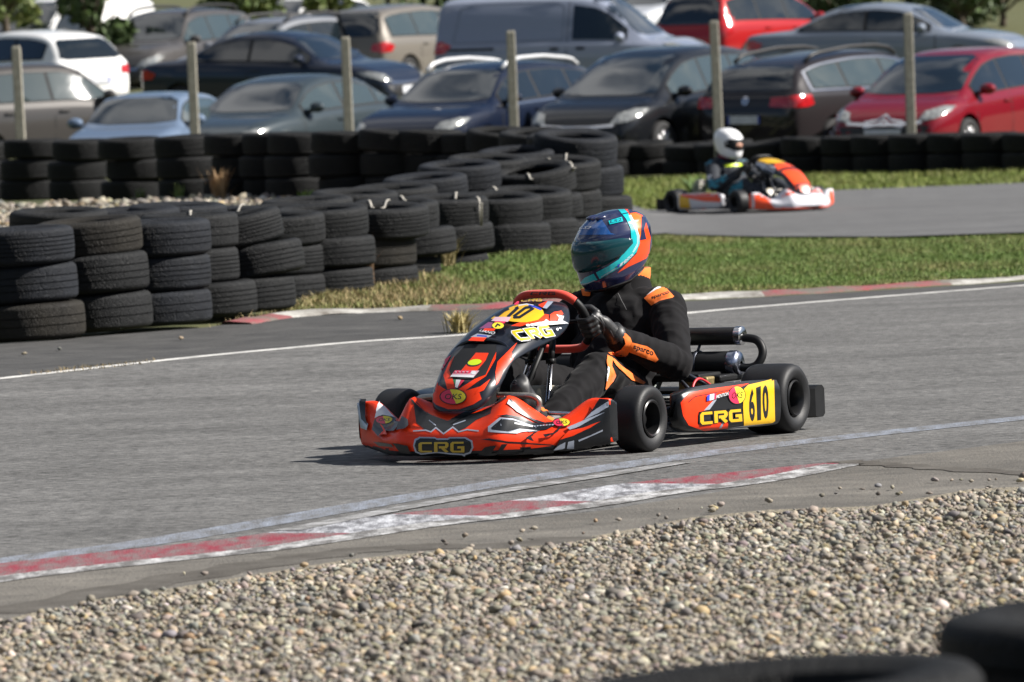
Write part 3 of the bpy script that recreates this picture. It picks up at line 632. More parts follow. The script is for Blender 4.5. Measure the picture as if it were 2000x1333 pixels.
car('parked_car', 'bright red people carrier seen from behind beyond the van', 'car', G2, 'mpv', 4.3, 1.8, 1.68, paint('bright red paint', (.33, .010, .012), .1), cx(1474, 118), (math.sin(R(36)), math.cos(R(36))), dlo=(.08, .72), pill=(.28, .49), rear=(.62, .93), tail=[(.03, .78, .50), (.10, .95, .50), (.22, .99, .52), (.26, .99, .68), (.10, .93, .70), (.05, .80, .64)])
car('parked_car', 'silver blue coupe saloon in profile behind the dark brown grey estate', 'car', G2, 'sedan', 4.85, 1.85, 1.42, paint('silver metallic paint', (.19, .22, .27), .65), cx(1742, 110.5), (math.sin(R(70)), -math.cos(R(70))), dlo=(.17, .70), pill=(.46,))
# ---- far back
car('parked_van', 'white van with dark windscreen half hidden behind the white hatchback', 'van', G3, 'van', 4.9, 1.9, 1.9, paint('white paint', (.78, .78, .77), 0), cx(120, 126), hdg(32), dlo=(.53, .75), pill=())
car('parked_car', 'white car far back between the grey brown suv and the trees', 'car', G3, 'hatch', 4.0, 1.75, 1.5, paint('white paint', (.78, .78, .77), 0), cx(240, 140), (math.sin(R(60)), -math.cos(R(60))))
car('parked_car', 'white car far back above the beige people carrier', 'car', G3, 'hatch', 4.1, 1.75, 1.5, paint('white paint', (.78, .78, .77), 0), cx(590, 142), hdg(40))
car('parked_car', 'pale silver car far back above the van bonnet', 'car', G3, 'hatch', 4.1, 1.75, 1.5, paint('pale silver paint', (.55, .57, .6), .3), cx(1310, 142), hdg(40))
# ================================================================== TYRE WALLS, POSTS
def tyre_mesh(R0_, wd, ribs, seed):
    """car tyre lying flat, axis up, base at z = 0"""
    rnd = random.Random(seed); h = wd/2; pr = []
    rim = R0_*.64
    pr += [(rim, -h*.62), (rim*1.03, -h*.80), (R0_*.75, -h*.97), (R0_*.85, -h), (R0_*.935, -h*.93), (R0_*.965, -h*.85), (R0_*.985, -h*.76)]
    z0, z1 = -h*.70, h*.70; g = .0026; dp = .008
    for k in range(ribs):
        a = z0+(z1-z0)*k/ribs; b = z0+(z1-z0)*(k+1)/ribs; q = lambda z: R0_*(1-.022*(z/h)**2)
        pr += [(q(a)-(dp if k else 0), a+(g if k else 0)), (q(a), a+g*1.25), (q((a+b)/2), (a+b)/2), (q(b), b-g*1.25), (q(b)-(dp if k < ribs-1 else 0), b-(g if k < ribs-1 else 0))]
    pr += [(R0_*.985, h*.76), (R0_*.965, h*.85), (R0_*.935, h*.93), (R0_*.85, h), (R0_*.75, h*.97), (rim*1.03, h*.80), (rim, h*.62), (rim*1.03, h*.5), (R0_*.86, h*.3), (R0_*.9, 0), (R0_*.86, -h*.3), (rim*1.03, -h*.5)]
    mb = MB(); mb.lathe([(r, z+h) for r, z in pr], 72, 'z', closed=True)
    b = mb.bm(); me = bpy.data.meshes.new('tyre'); b.to_mesh(me); b.free(); me.polygons.foreach_set('use_smooth', np.ones(len(me.polygons), bool)); me.set_sharp_from_angle(angle=R(38))
    return me
def tyre_mat(name, c1, c2):
    a = mat(name, c1, .72, var=(5, .4), col2=c2, spec=.28); n = a.node_tree.nodes; L = a.node_tree.links; b = n['Principled BSDF']
    tc = n.new('ShaderNodeTexCoord'); sp = n.new('ShaderNodeSeparateXYZ'); L.new(tc.outputs['Object'], sp.inputs[0])
    at = n.new('ShaderNodeMath'); at.operation = 'ARCTAN2'; L.new(sp.outputs['Y'], at.inputs[0]); L.new(sp.outputs['X'], at.inputs[1])
    cb = n.new('ShaderNodeCombineXYZ'); L.new(at.outputs[0], cb.inputs[0]); L.new(sp.outputs['Z'], cb.inputs[1])
    v = n.new('ShaderNodeTexVoronoi'); mp = n.new('ShaderNodeMapping'); mp.inputs['Scale'].default_value = (26, 26, 1); L.new(cb.outputs[0], mp.inputs[0]); L.new(mp.outputs[0], v.inputs['Vector']); v.inputs['Scale'].default_value = 1
    v.feature = 'DISTANCE_TO_EDGE'
    rp = n.new('ShaderNodeMapRange'); rp.inputs['From Max'].default_value = .12; L.new(v.outputs['Distance'], rp.inputs['Value'])
    bp = n.new('ShaderNodeBump'); bp.inputs['Strength'].default_value = .6; bp.inputs['Distance'].default_value = .006; L.new(rp.outputs[0], bp.inputs['Height']); L.new(bp.outputs[0], b.inputs['Normal'])
    return a
TM = [tyre_mat('bluish worn tyre rubber', (.005, .0062, .0085), (.013, .0155, .021)), tyre_mat('brownish dusty tyre rubber', (.008, .007, .0056), (.020, .0175, .0135)), tyre_mat('grey tyre rubber', (.005, .0057, .0065), (.014, .0148, .016)), tyre_mat('black tyre rubber', (.003, .0033, .0037), (.0065, .007, .0075))]
TME = {}
def tyre(loc, R0_, wd, ribs, m, tilt=(0, 0), rz=0.):
    k = (round(R0_, 2), round(wd, 2), ribs, m)
    if k not in TME:
        TME[k] = tyre_mesh(k[0], k[1], ribs, len(TME)); TME[k].materials.append(TM[m])
    o = bpy.data.objects.new('tyre', TME[k]); COL.objects.link(o); o.location = loc; o.rotation_euler = (tilt[0], tilt[1], 0)
    o.rotation_mode = 'QUATERNION'; o.rotation_quaternion = Quaternion((0, 1, 0), tilt[1]) @ Quaternion((1, 0, 0), tilt[0]) @ Quaternion((0, 0, 1), rz)
    return o
ORD = ['leftmost', 'second', 'third', 'fourth', 'fifth', 'sixth', 'seventh', 'eighth', 'ninth', 'tenth', 'eleventh', 'twelfth', 'thirteenth', 'fourteenth', 'fifteenth', 'sixteenth', 'seventeenth', 'eighteenth']
LOOK = ['bluish worn', 'brownish dusty', 'grey worn', 'black']
def stack(px, py, n, i, wall, group, R0_=.33, wd=.215, mats=None, tilts=None, shifts=None, D=None, sink=0., ribs=4, top=None):
    """px: centre of the stack in the photo, py: where its foot meets the ground at the front"""
    if D is None: g = gnd(px, py); x, y = g.x, g.y+R0_*.9
    else: p = pxat(px, py, D); x, y = p.x, D
    z = gz(x, y)-sink; out = []; y0 = y
    for k in range(n):
        m = (mats[k] if mats else random.choice([0, 1, 2, 2, 0])); s = shifts[k] if shifts else random.uniform(-.025, .025)
        t = tilts[k] if tilts else (random.gauss(.01, .015), random.gauss(0, .015))
        r = R0_*random.uniform(.97, 1.03); w_ = wd*random.uniform(.95, 1.05)
        o = tyre((x+s, y+random.uniform(-.02, .02), z), r, w_, random.choice((3, 4, 5, 6)), m, t, random.uniform(0, 6)); z += w_*1.0+abs(t[0])*.12
        pos = 'only tyre' if n == 1 else ('bottom tyre' if k == 0 else 'top tyre' if k == n-1 else 'middle tyre' if n == 3 else ['', 'second tyre up', 'third tyre up'][k])
        o['label'] = f"{LOOK[m]} {pos} of {ORD[i]} {'stack' if i == 0 else 'stack from left'} in {wall}"
        o['category'] = 'tyre'; o['group'] = group; out.append(o)
    return out
GF = 'car tyres stacked in the front tyre wall'; W1 = 'front tyre wall'
FT = []
def F(*a, **k): FT.append(stack(*a[:3], len(FT), W1, GF, *a[3:], **k)); return FT[-1]
F(36, 669, 3, mats=[1, 0, 0], shifts=[.045, .02, 0], tilts=[(.0, -.03), (0, -.035), (.02, -.02)], R0_=.33, wd=.222)
F(176, 652, 3, mats=[2, 2, 1], shifts=[.03, .02, .0], tilts=[(0, -.04), (0, -.045), (.05, -.05)], wd=.215)
F(304, 640, 3, mats=[0, 0, 0], shifts=[0, 0, 0], tilts=[(0, -.03), (0, -.02), (.02, -.01)], wd=.21)
F(392, 624, 3, mats=[2, 2, 2], shifts=[.04, -.06, -.06], tilts=[(0, -.04), (0, -.03), (.02, 0)], wd=.205, R0_=.30)
F(476, 614, 3, mats=[2, 2, 2], shifts=[.02, .09, -.03], tilts=[(0, -.05), (-.02, -.15), (.05, -.17)], wd=.20, R0_=.30)
F(540, 578, 3, mats=[2, 2, 2], tilts=[(0, -.02)]*2+[(.06, -.02)], wd=.205, R0_=.32, sink=.08)
F(628, 570, 3, mats=[2, 2, 2], shifts=[0, .03, 0], tilts=[(0, -.02), (.0, -.03), (.07, -.01)], wd=.205, R0_=.33, sink=.06)
F(727, 555, 3, mats=[2, 1, 2], shifts=[0, -.02, .06], tilts=[(0, -.02), (0, -.02), (.08, .02)], wd=.205, R0_=.32, sink=.11)
F(790, 535, 3, mats=[2, 2, 2], shifts=[-.05, .08, -.05], tilts=[(0, .0), (0, -.08), (.08, .02)], wd=.20, R0_=.30, sink=.10)
F(872, 515, 3, mats=[2, 2, 2], shifts=[0, .04, .0], tilts=[(0, .0), (.03, -.06), (.07, .03)], wd=.205, R0_=.31, sink=.14)
F(970, 492, 2, mats=[2, 2], shifts=[.05, 0], tilts=[(0, .02), (.09, .03)], wd=.225, R0_=.345, sink=.03)
F(1032, 476, 2, mats=[2, 2], shifts=[.05, .0], tilts=[(0, .02), (.10, .04)], wd=.22, R0_=.33, sink=.04)
F(1062, 466, 3, mats=[2, 2, 2], shifts=[.05, .0, -.05], tilts=[(0, .02), (.04, -.06), (.17, -.10)], wd=.215, R0_=.33, sink=.10)
F(1096, 458, 3, mats=[2, 2, 2], shifts=[.05, .0, 0], tilts=[(0, .02), (.04, .02), (.12, .04)], wd=.22, R0_=.33, sink=.10)
F(1128, 452, 3, mats=[2, 0, 0], shifts=[.10, .05, .0], tilts=[(0, .02), (.06, .02), (.13, .08)], wd=.26, R0_=.34)
GM = 'car tyres in the inner row behind the front tyre wall'; W2 = 'inner row behind front wall'
for i, (px, py, n, t) in enumerate([(108, 600, 3, .06), (255, 590, 3, .05), (350, 582, 3, .04), (440, 574, 3, .06), (520, 560, 3, .05), (608, 545, 3, .05), (690, 528, 3, .07), (775, 515, 3, .08), (838, 505, 3, .09), (900, 492, 3, .10), (952, 482, 3, .11), (1010, 466, 3, .12)]):
    stack(px, py-16, n, i, W2, GM, wd=.205, R0_=.33, tilts=[(0, 0), (.02, 0), (t, random.uniform(-.03, .05))], mats=[2, 2, random.choice([0, 2])], sink=[.06, .06, .07, .10, .12, .12, .12, .11, .06, .02, 0, 0][i])
GB = 'car tyres stacked in the back tyre wall'; W3 = 'back tyre wall'
for i, (px, py, n, r) in enumerate([(-30, 392, 3, .33), (64, 392, 3, .33), (152, 392, 3, .32), (262, 392, 3, .32), (372, 391, 3, .32), (468, 391, 3, .31), (530, 390, 3, .31), (584, 390, 3, .32), (680, 391, 3, .33), (770, 390, 3, .32), (850, 388, 3, .31), (922, 387, 3, .31), (985, 388, 3, .32), (1056, 394, 3, .33), (1116, 402, 3, .34)]):
    stack(px, py, n, i, W3, GB, R0_=r, wd=.212, mats=[3, 3, 3] if i < 13 else [3, 2, 2], tilts=[(0, 0), (.01, random.gauss(0, .02)), (random.uniform(.0, .05) if i < 12 else .12, random.gauss(.02, .035) if i > 0 else 0)], shifts=[random.uniform(-.05, .05) for _ in range(3)])
GR_ = 'car tyres lining the far side of the second track'; W4 = 'low wall beyond second track'
xs = [1190, 1268, 1352, 1420, 1510, 1585, 1660, 1730, 1800, 1872, 1944, 2016]
for i, px in enumerate(xs):
    t = [(0, 0), ((.05, random.uniform(-.12, -.02)) if i < 5 else (.02, random.gauss(0, .02)))]
    stack(px+random.uniform(-6, 6), 346-(px-1190)*.014, 2, i, W4, GR_, R0_=.36 if i > 4 else .38, wd=.215 if i < 5 else .235, mats=[3, 3], tilts=t)
# out of focus tyres right in front of the lens
GC = 'dark tyre stacks close to the viewer'
for j, (px, D, topz) in enumerate([(1490, 9.2, .648), (2262, 9.6, .695)]):
    p = pxat(px, 1290, D); wd = .215; n = 3
    for k in range(n):
        o = tyre((p.x, D, topz-.05-wd*(n-k)), .33, wd, 4, 3, (.0, (-.05 if j == 0 else -.02)), k); o['category'] = 'tyre'; o['group'] = GC
        o['label'] = f"blurred black tyre near the lens, {['bottom', 'middle', 'top'][k]} of the {'bottom edge stack' if j == 0 else 'stack cut by the right corner'}"
# ties holding the tops of the tyres together
m_tie = mat('pale plastic tie', (.34, .32, .28), .6, var=(30, .3))
def tie(px, py, ln, ang, wdt=.017):
    """small strap hugging the top of the tyre found along this line of sight"""
    dg = bpy.context.evaluated_depsgraph_get(); dg.update()
    hit = SC.ray_cast(dg, CAMLOC, pxray(px, py))
    if not hit[0]: return
    c = hit[1]; n = hit[2]; a = V((math.cos(ang), math.sin(ang), 0)); pts = []
    for t in np.linspace(-ln/2, ln/2, 9):
        q = c+a*t; h = SC.ray_cast(dg, q+V((0, 0, .3)), V((0, 0, -1)))
        z = h[1].z if h[0] and abs(h[1].z-c.z) < .2 else c.z-.02
        pts.append(V((q.x, q.y, z+.006)))
    b = a.cross(V((0, 0, 1))); mb = MB(); mb.grid([[p-b*wdt/2-V((0, 0, .003)), p-b*wdt/2+V((0, 0, .005)), p+b*wdt/2+V((0, 0, .005)), p+b*wdt/2-V((0, 0, .003))] for p in pts], closev=True, cap=True)
    return tag(mb.build('tie_strap', m_tie), cat='strap', group='pale ties holding the tops of the tyres together')
TL = [(372, 414, 'pale tie across the top of the third front tyre stack'), (466, 411, 'pale tie on the tilted top tyre of the fifth front stack'), (724, 402, 'left one of two pale ties on the eighth front stack'), (752, 402, 'right one of two pale ties on the eighth front stack'), (786, 388, 'pale tie on the inner row above the ninth front stack'), (890, 384, 'thin pale tie lying flat on the tenth front stack'), (936, 394, 'pale tie between the tenth and eleventh front stacks'), (964, 368, 'pale tie on the inner row above the eleventh front stack'), (1034, 347, 'long pale tie across a steeply tilted tyre'), (1070, 334, 'small pale tie right of the steeply tilted tyre'), (1105, 312, 'upper one of the two pale ties at the bend of the tyre wall'), (1117, 325, 'lower one of the two pale ties at the bend of the tyre wall')]
for k, (px, py, lb) in enumerate(TL):
    o = tie(px, py, random.uniform(.10, .17), R(random.uniform(60, 115)))
    if o: o['label'] = lb
# concrete posts
m_conc = mat('weathered concrete', (.22, .205, .17), .9, var=(14, .35), col2=(.36, .34, .285), bump=(60, .6, .01))
for k, (tx, ty, bx, by, lb) in enumerate([(31, 90, 41, 250, 'slim concrete post in front of the taupe suv'), (373, 82, 381, 275, 'slim concrete post right of the small silver blue car'), (674, 72, 682, 272, 'slim concrete post at the tail of the grey blue saloon'), (997, 60, 1005, 280, 'slim concrete post in front of the navy estate'), (1394, 40, 1404, 258, 'slim concrete post in front of the dark estate, rising above the white helmet'), (1773, 25, 1779, 265, 'slim concrete post in front of the red hatchback bonnet')]):
    D = 82.2; t = pxat(tx, ty, D); b = pxat(bx, by, D); z0 = gz(b.x, D)-.05; mb = MB(); w0 = .058
    rows = []
    for f, ww in ((0, w0*1.08), (.9, w0), (.985, w0*.98), (1, w0*.8)):
        c = V((b.x+(t.x-b.x)*f, D, z0+(t.z-z0)*f)); rows.append([c+V((sx*ww, sy*ww, 0)) for sx, sy in ((-1, -.8), (-.8, -1), (.8, -1), (1, -.8), (1, .8), (.8, 1), (-.8, 1), (-1, .8))])
    mb.grid(rows, closev=True, cap=True); o = mb.build('concrete_post', m_conc, smooth=False)
    tag(o, lb, 'post', 'concrete fence posts in front of the parked cars')
# ================================================================== KARTS
def ksurf(name, rows, m, parent, n=(5, 4), closev=False, cap=False, solid=0., angle=None):
    R1 = [crom(r, n[1]) for r in rows]; cols = list(zip(*R1)); C2 = [crom(c, n[0]) for c in cols]; rows2 = [[C2[j][i] for j in range(len(cols))] for i in range(len(C2[0]))]
    mb = MB(); mb.grid(rows2, closev=closev, cap=cap); o = mb.build(name, m, parent)
    if solid: q = o.modifiers.new('s', 'SOLIDIFY'); q.thickness = solid; q.offset = -1
    if angle: q = o.modifiers.new('e', 'EDGE_SPLIT'); q.split_angle = R(angle)
    return o
m_slick = mat('slick tyre rubber', (.006, .0063, .0075), .55, var=(3, .25), col2=(.014, .0146, .0165), bump=(160, .25, .002), spec=.4)
m_krim = mat('black wheel rim', (.02, .02, .021), .35, .4)
m_frame = mat('kart frame tube', (.05, .055, .07), .35, .7); m_steel = mat('polished steel tube', (.6, .6, .62), .2, 1.)
m_gun = mat('dull aluminium', (.42, .40, .36), .4, .85, var=(40, .2)); m_blk = mat('matt black plastic', (.006, .0063, .007), .5, var=(14, .25), spec=.3)
m_exh = mat('dark exhaust steel', (.02, .019, .019), .4, .5, var=(9, .4), col2=(.04, .038, .037)); m_bluest = mat('blued exhaust steel', (.35, .37, .45), .22, 1., var=(8, .3))
m_seat = mat('grey seat shell', (.16, .18, .165), .45, var=(12, .15)); m_hose = mat('red hose', (.5, .02, .03), .4)
m_gold = mat('gold engine casting', (.32, .25, .12), .45, .7, var=(30, .3)); m_cream = mat('cream lettering', (.7, .66, .5), .5)
m_floor = mat('floor tray', (.20, .19, .175), .5, .7, var=(12, .3))
NOSE = [
 (0, [(1.56, .03), (1.642, .030), (1.658, .05), (1.660, .085), (1.645, .118), (1.60, .155), (1.54, .19), (1.44, .20)]),
 (.12, [(1.555, .03), (1.637, .030), (1.653, .05), (1.655, .085), (1.640, .119), (1.595, .162), (1.53, .205), (1.45, .21)]),
 (.205, [(1.54, .03), (1.622, .030), (1.638, .05), (1.640, .085), (1.625, .125), (1.582, .185), (1.52, .248), (1.455, .238)]),
 (.255, [(1.50, .03), (1.588, .030), (1.604, .05), (1.605, .085), (1.590, .115), (1.552, .16), (1.492, .205), (1.42, .20)]),
 (.316, [(1.44, .03), (1.535, .031), (1.550, .05), (1.552, .08), (1.535, .105), (1.50, .128), (1.43, .146), (1.35, .14)]),
 (.38, [(1.39, .034), (1.475, .036), (1.490, .056), (1.493, .088), (1.482, .112), (1.45, .138), (1.39, .162), (1.325, .155)]),
 (.456, [(1.365, .04), (1.403, .042), (1.418, .06), (1.422, .095), (1.414, .13), (1.388, .175), (1.345, .219), (1.315, .214)]),
 (.52, [(1.325, .05), (1.35, .052), (1.362, .07), (1.366, .105), (1.364, .14), (1.355, .185), (1.34, .223), (1.315, .219)]),
 (.545, [(1.305, .055), (1.325, .058), (1.336, .075), (1.34, .11), (1.34, .145), (1.337, .19), (1.332, .221), (1.308, .219)]),
 (.556, [(1.29, .062), (1.30, .066), (1.308, .082), (1.312, .11), (1.312, .145), (1.309, .182), (1.303, .207), (1.29, .205)])]
def build_kart(label, C, root_loc, ang, exhaust=True):
    K = empty('racing_kart', root_loc, ang, label, 'go kart', 'racing karts on the circuit')
    st = [(-y, p) for y, p in NOSE[::-1]]+[(y, p) for y, p in NOSE[1:]]
    nose = ksurf('nose_fairing', [[(x, y, z) for x, z in p] for y, p in st], C['nose'], K, (4, 4), closev=True, cap=True, angle=55)
    C['low'] and nose.data.materials.append(C['low'])
    for f in nose.data.polygons:
        c = f.center
        if c.z < .050+.012*abs(c.y) or abs(c.y) > .549: f.material_index = 1
    # front panel (number shield)
    cl = [(1.580, .198, .060, .012, .004), (1.572, .215, .098, .024, .010), (1.553, .255, .122, .038, .022), (1.525, .300, .134, .050, .035), (1.482, .333, .141, .040, .045), (1.416, .384, .146, .018, .050), (1.345, .434, .152, -.003, .060), (1.241, .484, .163, .002, .080), (1.150, .520, .169, .020, .096), (1.053, .551, .172, .033, .106), (.970, .570, .171, .020, .100), (.892, .580, .164, -.008, .080), (.840, .582, .145, -.020, .050), (.822, .578, .125, -.018, .022)]
    rows = []
    for x, z, wd, dx, dz in cl:
        row = []
        for f, k in ((-1, 1), (-.95, .68), (-.80, .32), (-.5, .08), (0, 0), (.5, .08), (.80, .32), (.95, .68), (1, 1)):
            row.append((x-dx*k, f*wd, z-dz*k))
        rows.append(row)
    pan = ksurf('front_panel', rows, C['panel'], K, (4, 4), solid=.005)
    bvp = bvh_of(pan)
    pods = []
    for sg in (1, -1):
        rr = []
        for x, yo, zb, zt, d in ((.842, .588, .120, .180, .02), (.834, .603, .092, .203, .045), (.812, .615, .072, .219, .07), (.73, .636, .055, .231, .09), (.55, .662, .050, .234, .10), (.33, .685, .045, .230, .10), (.20, .700, .042, .226, .10), (.158, .706, .042, .222, .09)):
            h = zt-zb; rr.append([(x, sg*a, b) for a, b in ((yo-d, zt-.012), (yo-d*.25, zt), (yo-.012, zt-.06*h), (yo-.002, zt-.2*h), (yo, zb+.5*h), (yo-.004, zb+.2*h), (yo-.014, zb+.06*h), (yo-.04, zb), (yo-d, zb))])
        pods.append(ksurf('side_pod', rr, C['pod'], K, (4, 3), closev=True, cap=True, angle=50))
    # wheels
    def wheel(x, y, r, hw, sg, steer=0.):
        t = MB(); rr = .068
        t.lathe([(rr, -hw*.72), (rr+.012, -hw*.86), (r*.72, -hw), (r*.86, -hw*.98), (r*.95, -hw*.88), (r*.99, -hw*.70), (r, -hw*.4), (r, hw*.4), (r*.99, hw*.70), (r*.95, hw*.88), (r*.86, hw*.98), (r*.72, hw), (rr+.012, hw*.86), (rr, hw*.72)], 56, 'y')
        o = t.build('wheel', m_slick, K); q = MB()
        q.lathe([(rr+.005, sg*hw*.90), (rr, sg*hw*.96), (rr-.006, sg*hw*.90), (rr-.010, sg*hw*.5), (rr-.010, 0), (.035, -sg*hw*.1), (.001, -sg*hw*.1)], 40, 'y')
        q.lathe([(.03, -sg*hw*.1), (.03, sg*hw*.25), (.012, sg*hw*.3), (.001, sg*hw*.3)], 18, 'y')
        for k in range(3):
            a = k*2.094+.5; q.box((math.cos(a)*.044, -sg*hw*.02, math.sin(a)*.044), (.02, .012, .02))
        q.build('rim', m_krim, o, angle=40); v = MB(); v.tube([(rr*.80, sg*hw*.2, -.02), (rr*.72, sg*hw*.7, -.022)], .004, 6); v.build('valve', m_steel, o)
        o.location = (x, y, r); o.rotation_euler = (0, 0, R(steer)); return o
    for sg in (1, -1):
        wheel(1.05, sg*.527, .129, .064, sg, -2); wheel(0, sg*.602, .139, .103, sg)
    # chassis
    f = MB()
    for sg in (1, -1):
        f.tube([(1.40, sg*.20, .06), (1.22, sg*.31, .06), (.95, sg*.33, .055), (.6, sg*.36, .055), (.2, sg*.34, .06), (-.06, sg*.33, .065)], .016)
        f.tube([(.98, sg*.33, .06), (1.05, sg*.40, .10), (1.05, sg*.47, .129)], .014)
        f.tube([(.82, sg*.36, .06), (.80, sg*.56, .09)], .012); f.tube([(.30, sg*.34, .06), (.28, sg*.60, .09)], .012)
        f.tube([(.80, sg*.52, .085), (.28, sg*.56, .085)], .014); f.tube([(.82, sg*.50, .14), (.62, sg*.56, .17), (.28, sg*.58, .15)], .010)
    for x in (1.22, .62, .02): f.tube([(x, -.33, .06), (x, .33, .06)], .014)
    f.build('chassis', m_frame, K)
    a = MB(); a.tube([(0, -.58, .139), (0, .58, .139)], .020, 14); a.build('rear_axle', m_steel, K)
    t = MB(); t.grid([[(x, -.27, .035), (x, .27, .035)] for x in (1.42, .56)]+[[(.56, -.27, .04), (.56, .27, .04)][:2]]); t.build('floor_tray', m_floor, K, smooth=False)
    b = MB(); prev = []
    for y, dx in ((-.69, .03), (-.66, .0), (-.3, 0), (.3, 0), (.66, 0), (.69, .03)):
        x0, x1 = -.165-dx, -.30+dx*.6; prev.append([(x0, y, .055), (x0, y, .165), (x0-.02, y, .176), (x1+.02, y, .176), (x1, y, .160), (x1, y, .06), (x1+.02, y, .048), (x0-.02, y, .048)])
    b.grid(prev, closev=True, cap=True); b.build('rear_bumper', m_blk, K, angle=40)
    # seat
    rows = []
    for x, z, ww, up in ((.56, .085, .15, .05), (.44, .060, .17, .09), (.28, .055, .185, .13), (.14, .085, .19, .17), (.06, .17, .19, .14), (.02, .28, .185, .10), (-.01, .40, .165, .05), (-.02, .45, .13, .01)):
        fx = .0 if z < .1 else .10
        rows.append([(x+(fx*k**2), s_*ww, z+up*k**2.2) for s_, k in ((-1, 1), (-.85, .8), (-.5, .45), (0, 0), (.5, .45), (.85, .8), (1, 1))])
    s = ksurf('seat', rows, m_seat, K, (3, 3), solid=.006)
    # engine on the far side, with exhaust across the back
    e = MB(); e.box((.20, -.42, .14), (.20, .16, .14))
    for k in range(7): e.box((.20, -.42, .22+k*.018), (.15, .15, .008))
    e.box((.20, -.42, .35), (.10, .10, .04)); e.build('engine', m_gun, K, smooth=False, bevel=.006)
    g = MB(); g.box((.10, .33, .20), (.16, .13, .075)); g.box((.16, .34, .15), (.10, .10, .07)); g.tube([(.05, .36, .2), (.0, .36, .16)], .03); g.build('gearbox_cover', m_gold, K, smooth=False, bevel=.01)
    mb = MB(); mb.box((.05, .26, .235), (.30, .22, .03)); mb.box((-.02, .38, .225), (.26, .08, .03)); mb.build('chain_guard', m_blk, K, smooth=False, bevel=.01)
    if exhaust:
        up = MB(); up.lathe([(.012, -.62), (.034, -.615), (.036, -.60), (.036, .395), (.033, .408), (.012, .412)], 28, 'y', (-.12, 0, .385)); up.build('silencer', m_exh, K, angle=40)
        rg = MB(); rg.lathe([(.0355, .385), (.0385, .387), (.0385, .413), (.031, .418), (.012, .419)], 28, 'y', (-.12, 0, .385)); rg.build('silencer_end', m_steel, K, angle=40)
        lw = MB(); lw.lathe([(.02, -.55), (.051, -.42), (.052, .40), (.048, .405)], 28, 'y', (-.07, 0, .275)); lw.build('expansion_chamber', m_blk, K, angle=40)
        rg = MB(); rg.lathe([(.053, .378), (.055, .380), (.055, .408), (.050, .418), (.034, .426), (.012, .428)], 28, 'y', (-.07, 0, .275)); rg.build('chamber_end', m_bluest, K, angle=40)
        for yy in (.165, .235): c = MB(); c.lathe([(.053, yy-.008), (.057, yy-.008), (.057, yy+.008), (.053, yy+.008)], 28, 'y', (-.07, 0, .275)); c.tube([(-.07, yy, .33), (-.09, yy, .352)], .006); c.build('clamp', m_frame, K)
        u = MB(); u.tube([tuple(p) for p in crom([(-.07, .42, .262), (-.08, .455, .258), (-.09, .485, .268), (-.105, .503, .300), (-.115, .500, .335), (-.12, .472, .368), (-.12, .412, .378)], 6)], .017, 14); u.build('exhaust_pipe', m_blk, K)
    # struts from seat to chassis, red hose, seat stay
    st_ = MB(); st_.tube([(.34, .30, .30), (.20, .44, .19), (.14, .47, .13)], .009); st_.tube([(.32, .31, .27), (.30, .40, .17), (.26, .42, .07)], .008); st_.box((.295, .40, .17), (.025, .03, .02)); st_.build('seat_stay', m_frame, K)
    h = MB(); h.tube([tuple(p) for p in crom([(.38, .44, .09), (.38, .43, .15), (.36, .42, .21), (.31, .42, .238), (.25, .43, .22), (.21, .45, .18)], 6)], .0055, 8); h.build('hose', m_hose, K)
    # steering wheel, column, struts
    cw = V((.725, 0, .493)); vv = V((.555, 0, .832)); uu = V((0, 1, 0))
    W = lambda a, b: cw+uu*a+vv*b
    def rim_seg(name, pts, m, r=.0165): q = MB(); q.tube([W(*p) for p in crom(pts, 5)], r, 14); return q.build(name, m, sw)
    sw = MB(); sw.box(cw+V((.012, 0, -.008)), (.018, .10, .11), Matrix.Rotation(R(-33.7), 3, 'Y')); sw = sw.build('steering_wheel', m_blk, K, smooth=False, bevel=.008)
    rim_seg('rim_top', [(-.128, .098), (-.10, .122), (-.062, .135), (0, .136), (.062, .135), (.10, .122), (.128, .098)], C['rim'], .0175)
    rim_seg('rim_bottom', [(-.118, -.098), (-.09, -.125), (-.05, -.133), (0, -.134), (.05, -.133), (.09, -.125), (.118, -.098)], C['rim'])
    for sg in (1, -1):
        rim_seg('rim_grip', [(sg*.126, .10), (sg*.145, .06), (sg*.152, .0), (sg*.146, -.06), (sg*.116, -.10)], m_blk, .017)
        q = MB(); q.tube([W(sg*.02, 0), W(sg*.148, .0)], .007); q.build('spoke', m_blk, sw)
    q = MB(); q.tube([W(0, 0), (1.02, 0, .20)], .011, 12); q.build('steering_column', m_blk, K)
    for sg in (1, -1):
        q = MB(); q.tube([(.80, sg*.035, .425), (.93, sg*.07, .19), (.96, sg*.08, .10)], .0115, 12); q.build('panel_strut', m_steel, K); q = MB(); q.tube([(.80, sg*.035, .425), (.845, sg*.046, .345)], .0135, 12); q.box((.845, sg*.046, .345), (.03, .03, .02)); q.build('strut_clamp', m_blk, K)
        # pedals, tie rod, nerf
        q = MB(); q.tube([tuple(p) for p in crom([(1.40, sg*.10, .245), (1.395, sg*.16, .244), (1.385, sg*.235, .240), (1.375, sg*.262, .225), (1.372, sg*.262, .20), (1.385, sg*.250, .165), (1.40, sg*.24, .13), (1.40, sg*.235, .06)], 5)], .0125, 12); q.build('pedal', m_gun, K)
        q = MB(); q.tube([(1.31, sg*.27, .17), (1.09, sg*.40, .145)], .009, 10); q.box((1.08, sg*.41, .14), (.05, .04, .05)); q.build('tie_rod', m_steel, K)
    q = MB(); q.box((.90, .02, .17), (.06, .24, .17), Matrix.Rotation(R(-25), 3, 'Y')); q.build('fuel_tank', mat('cream plastic tank', (.36, .33, .26), .4), K, bevel=.02)
    return K, nose, pan, pods, sw
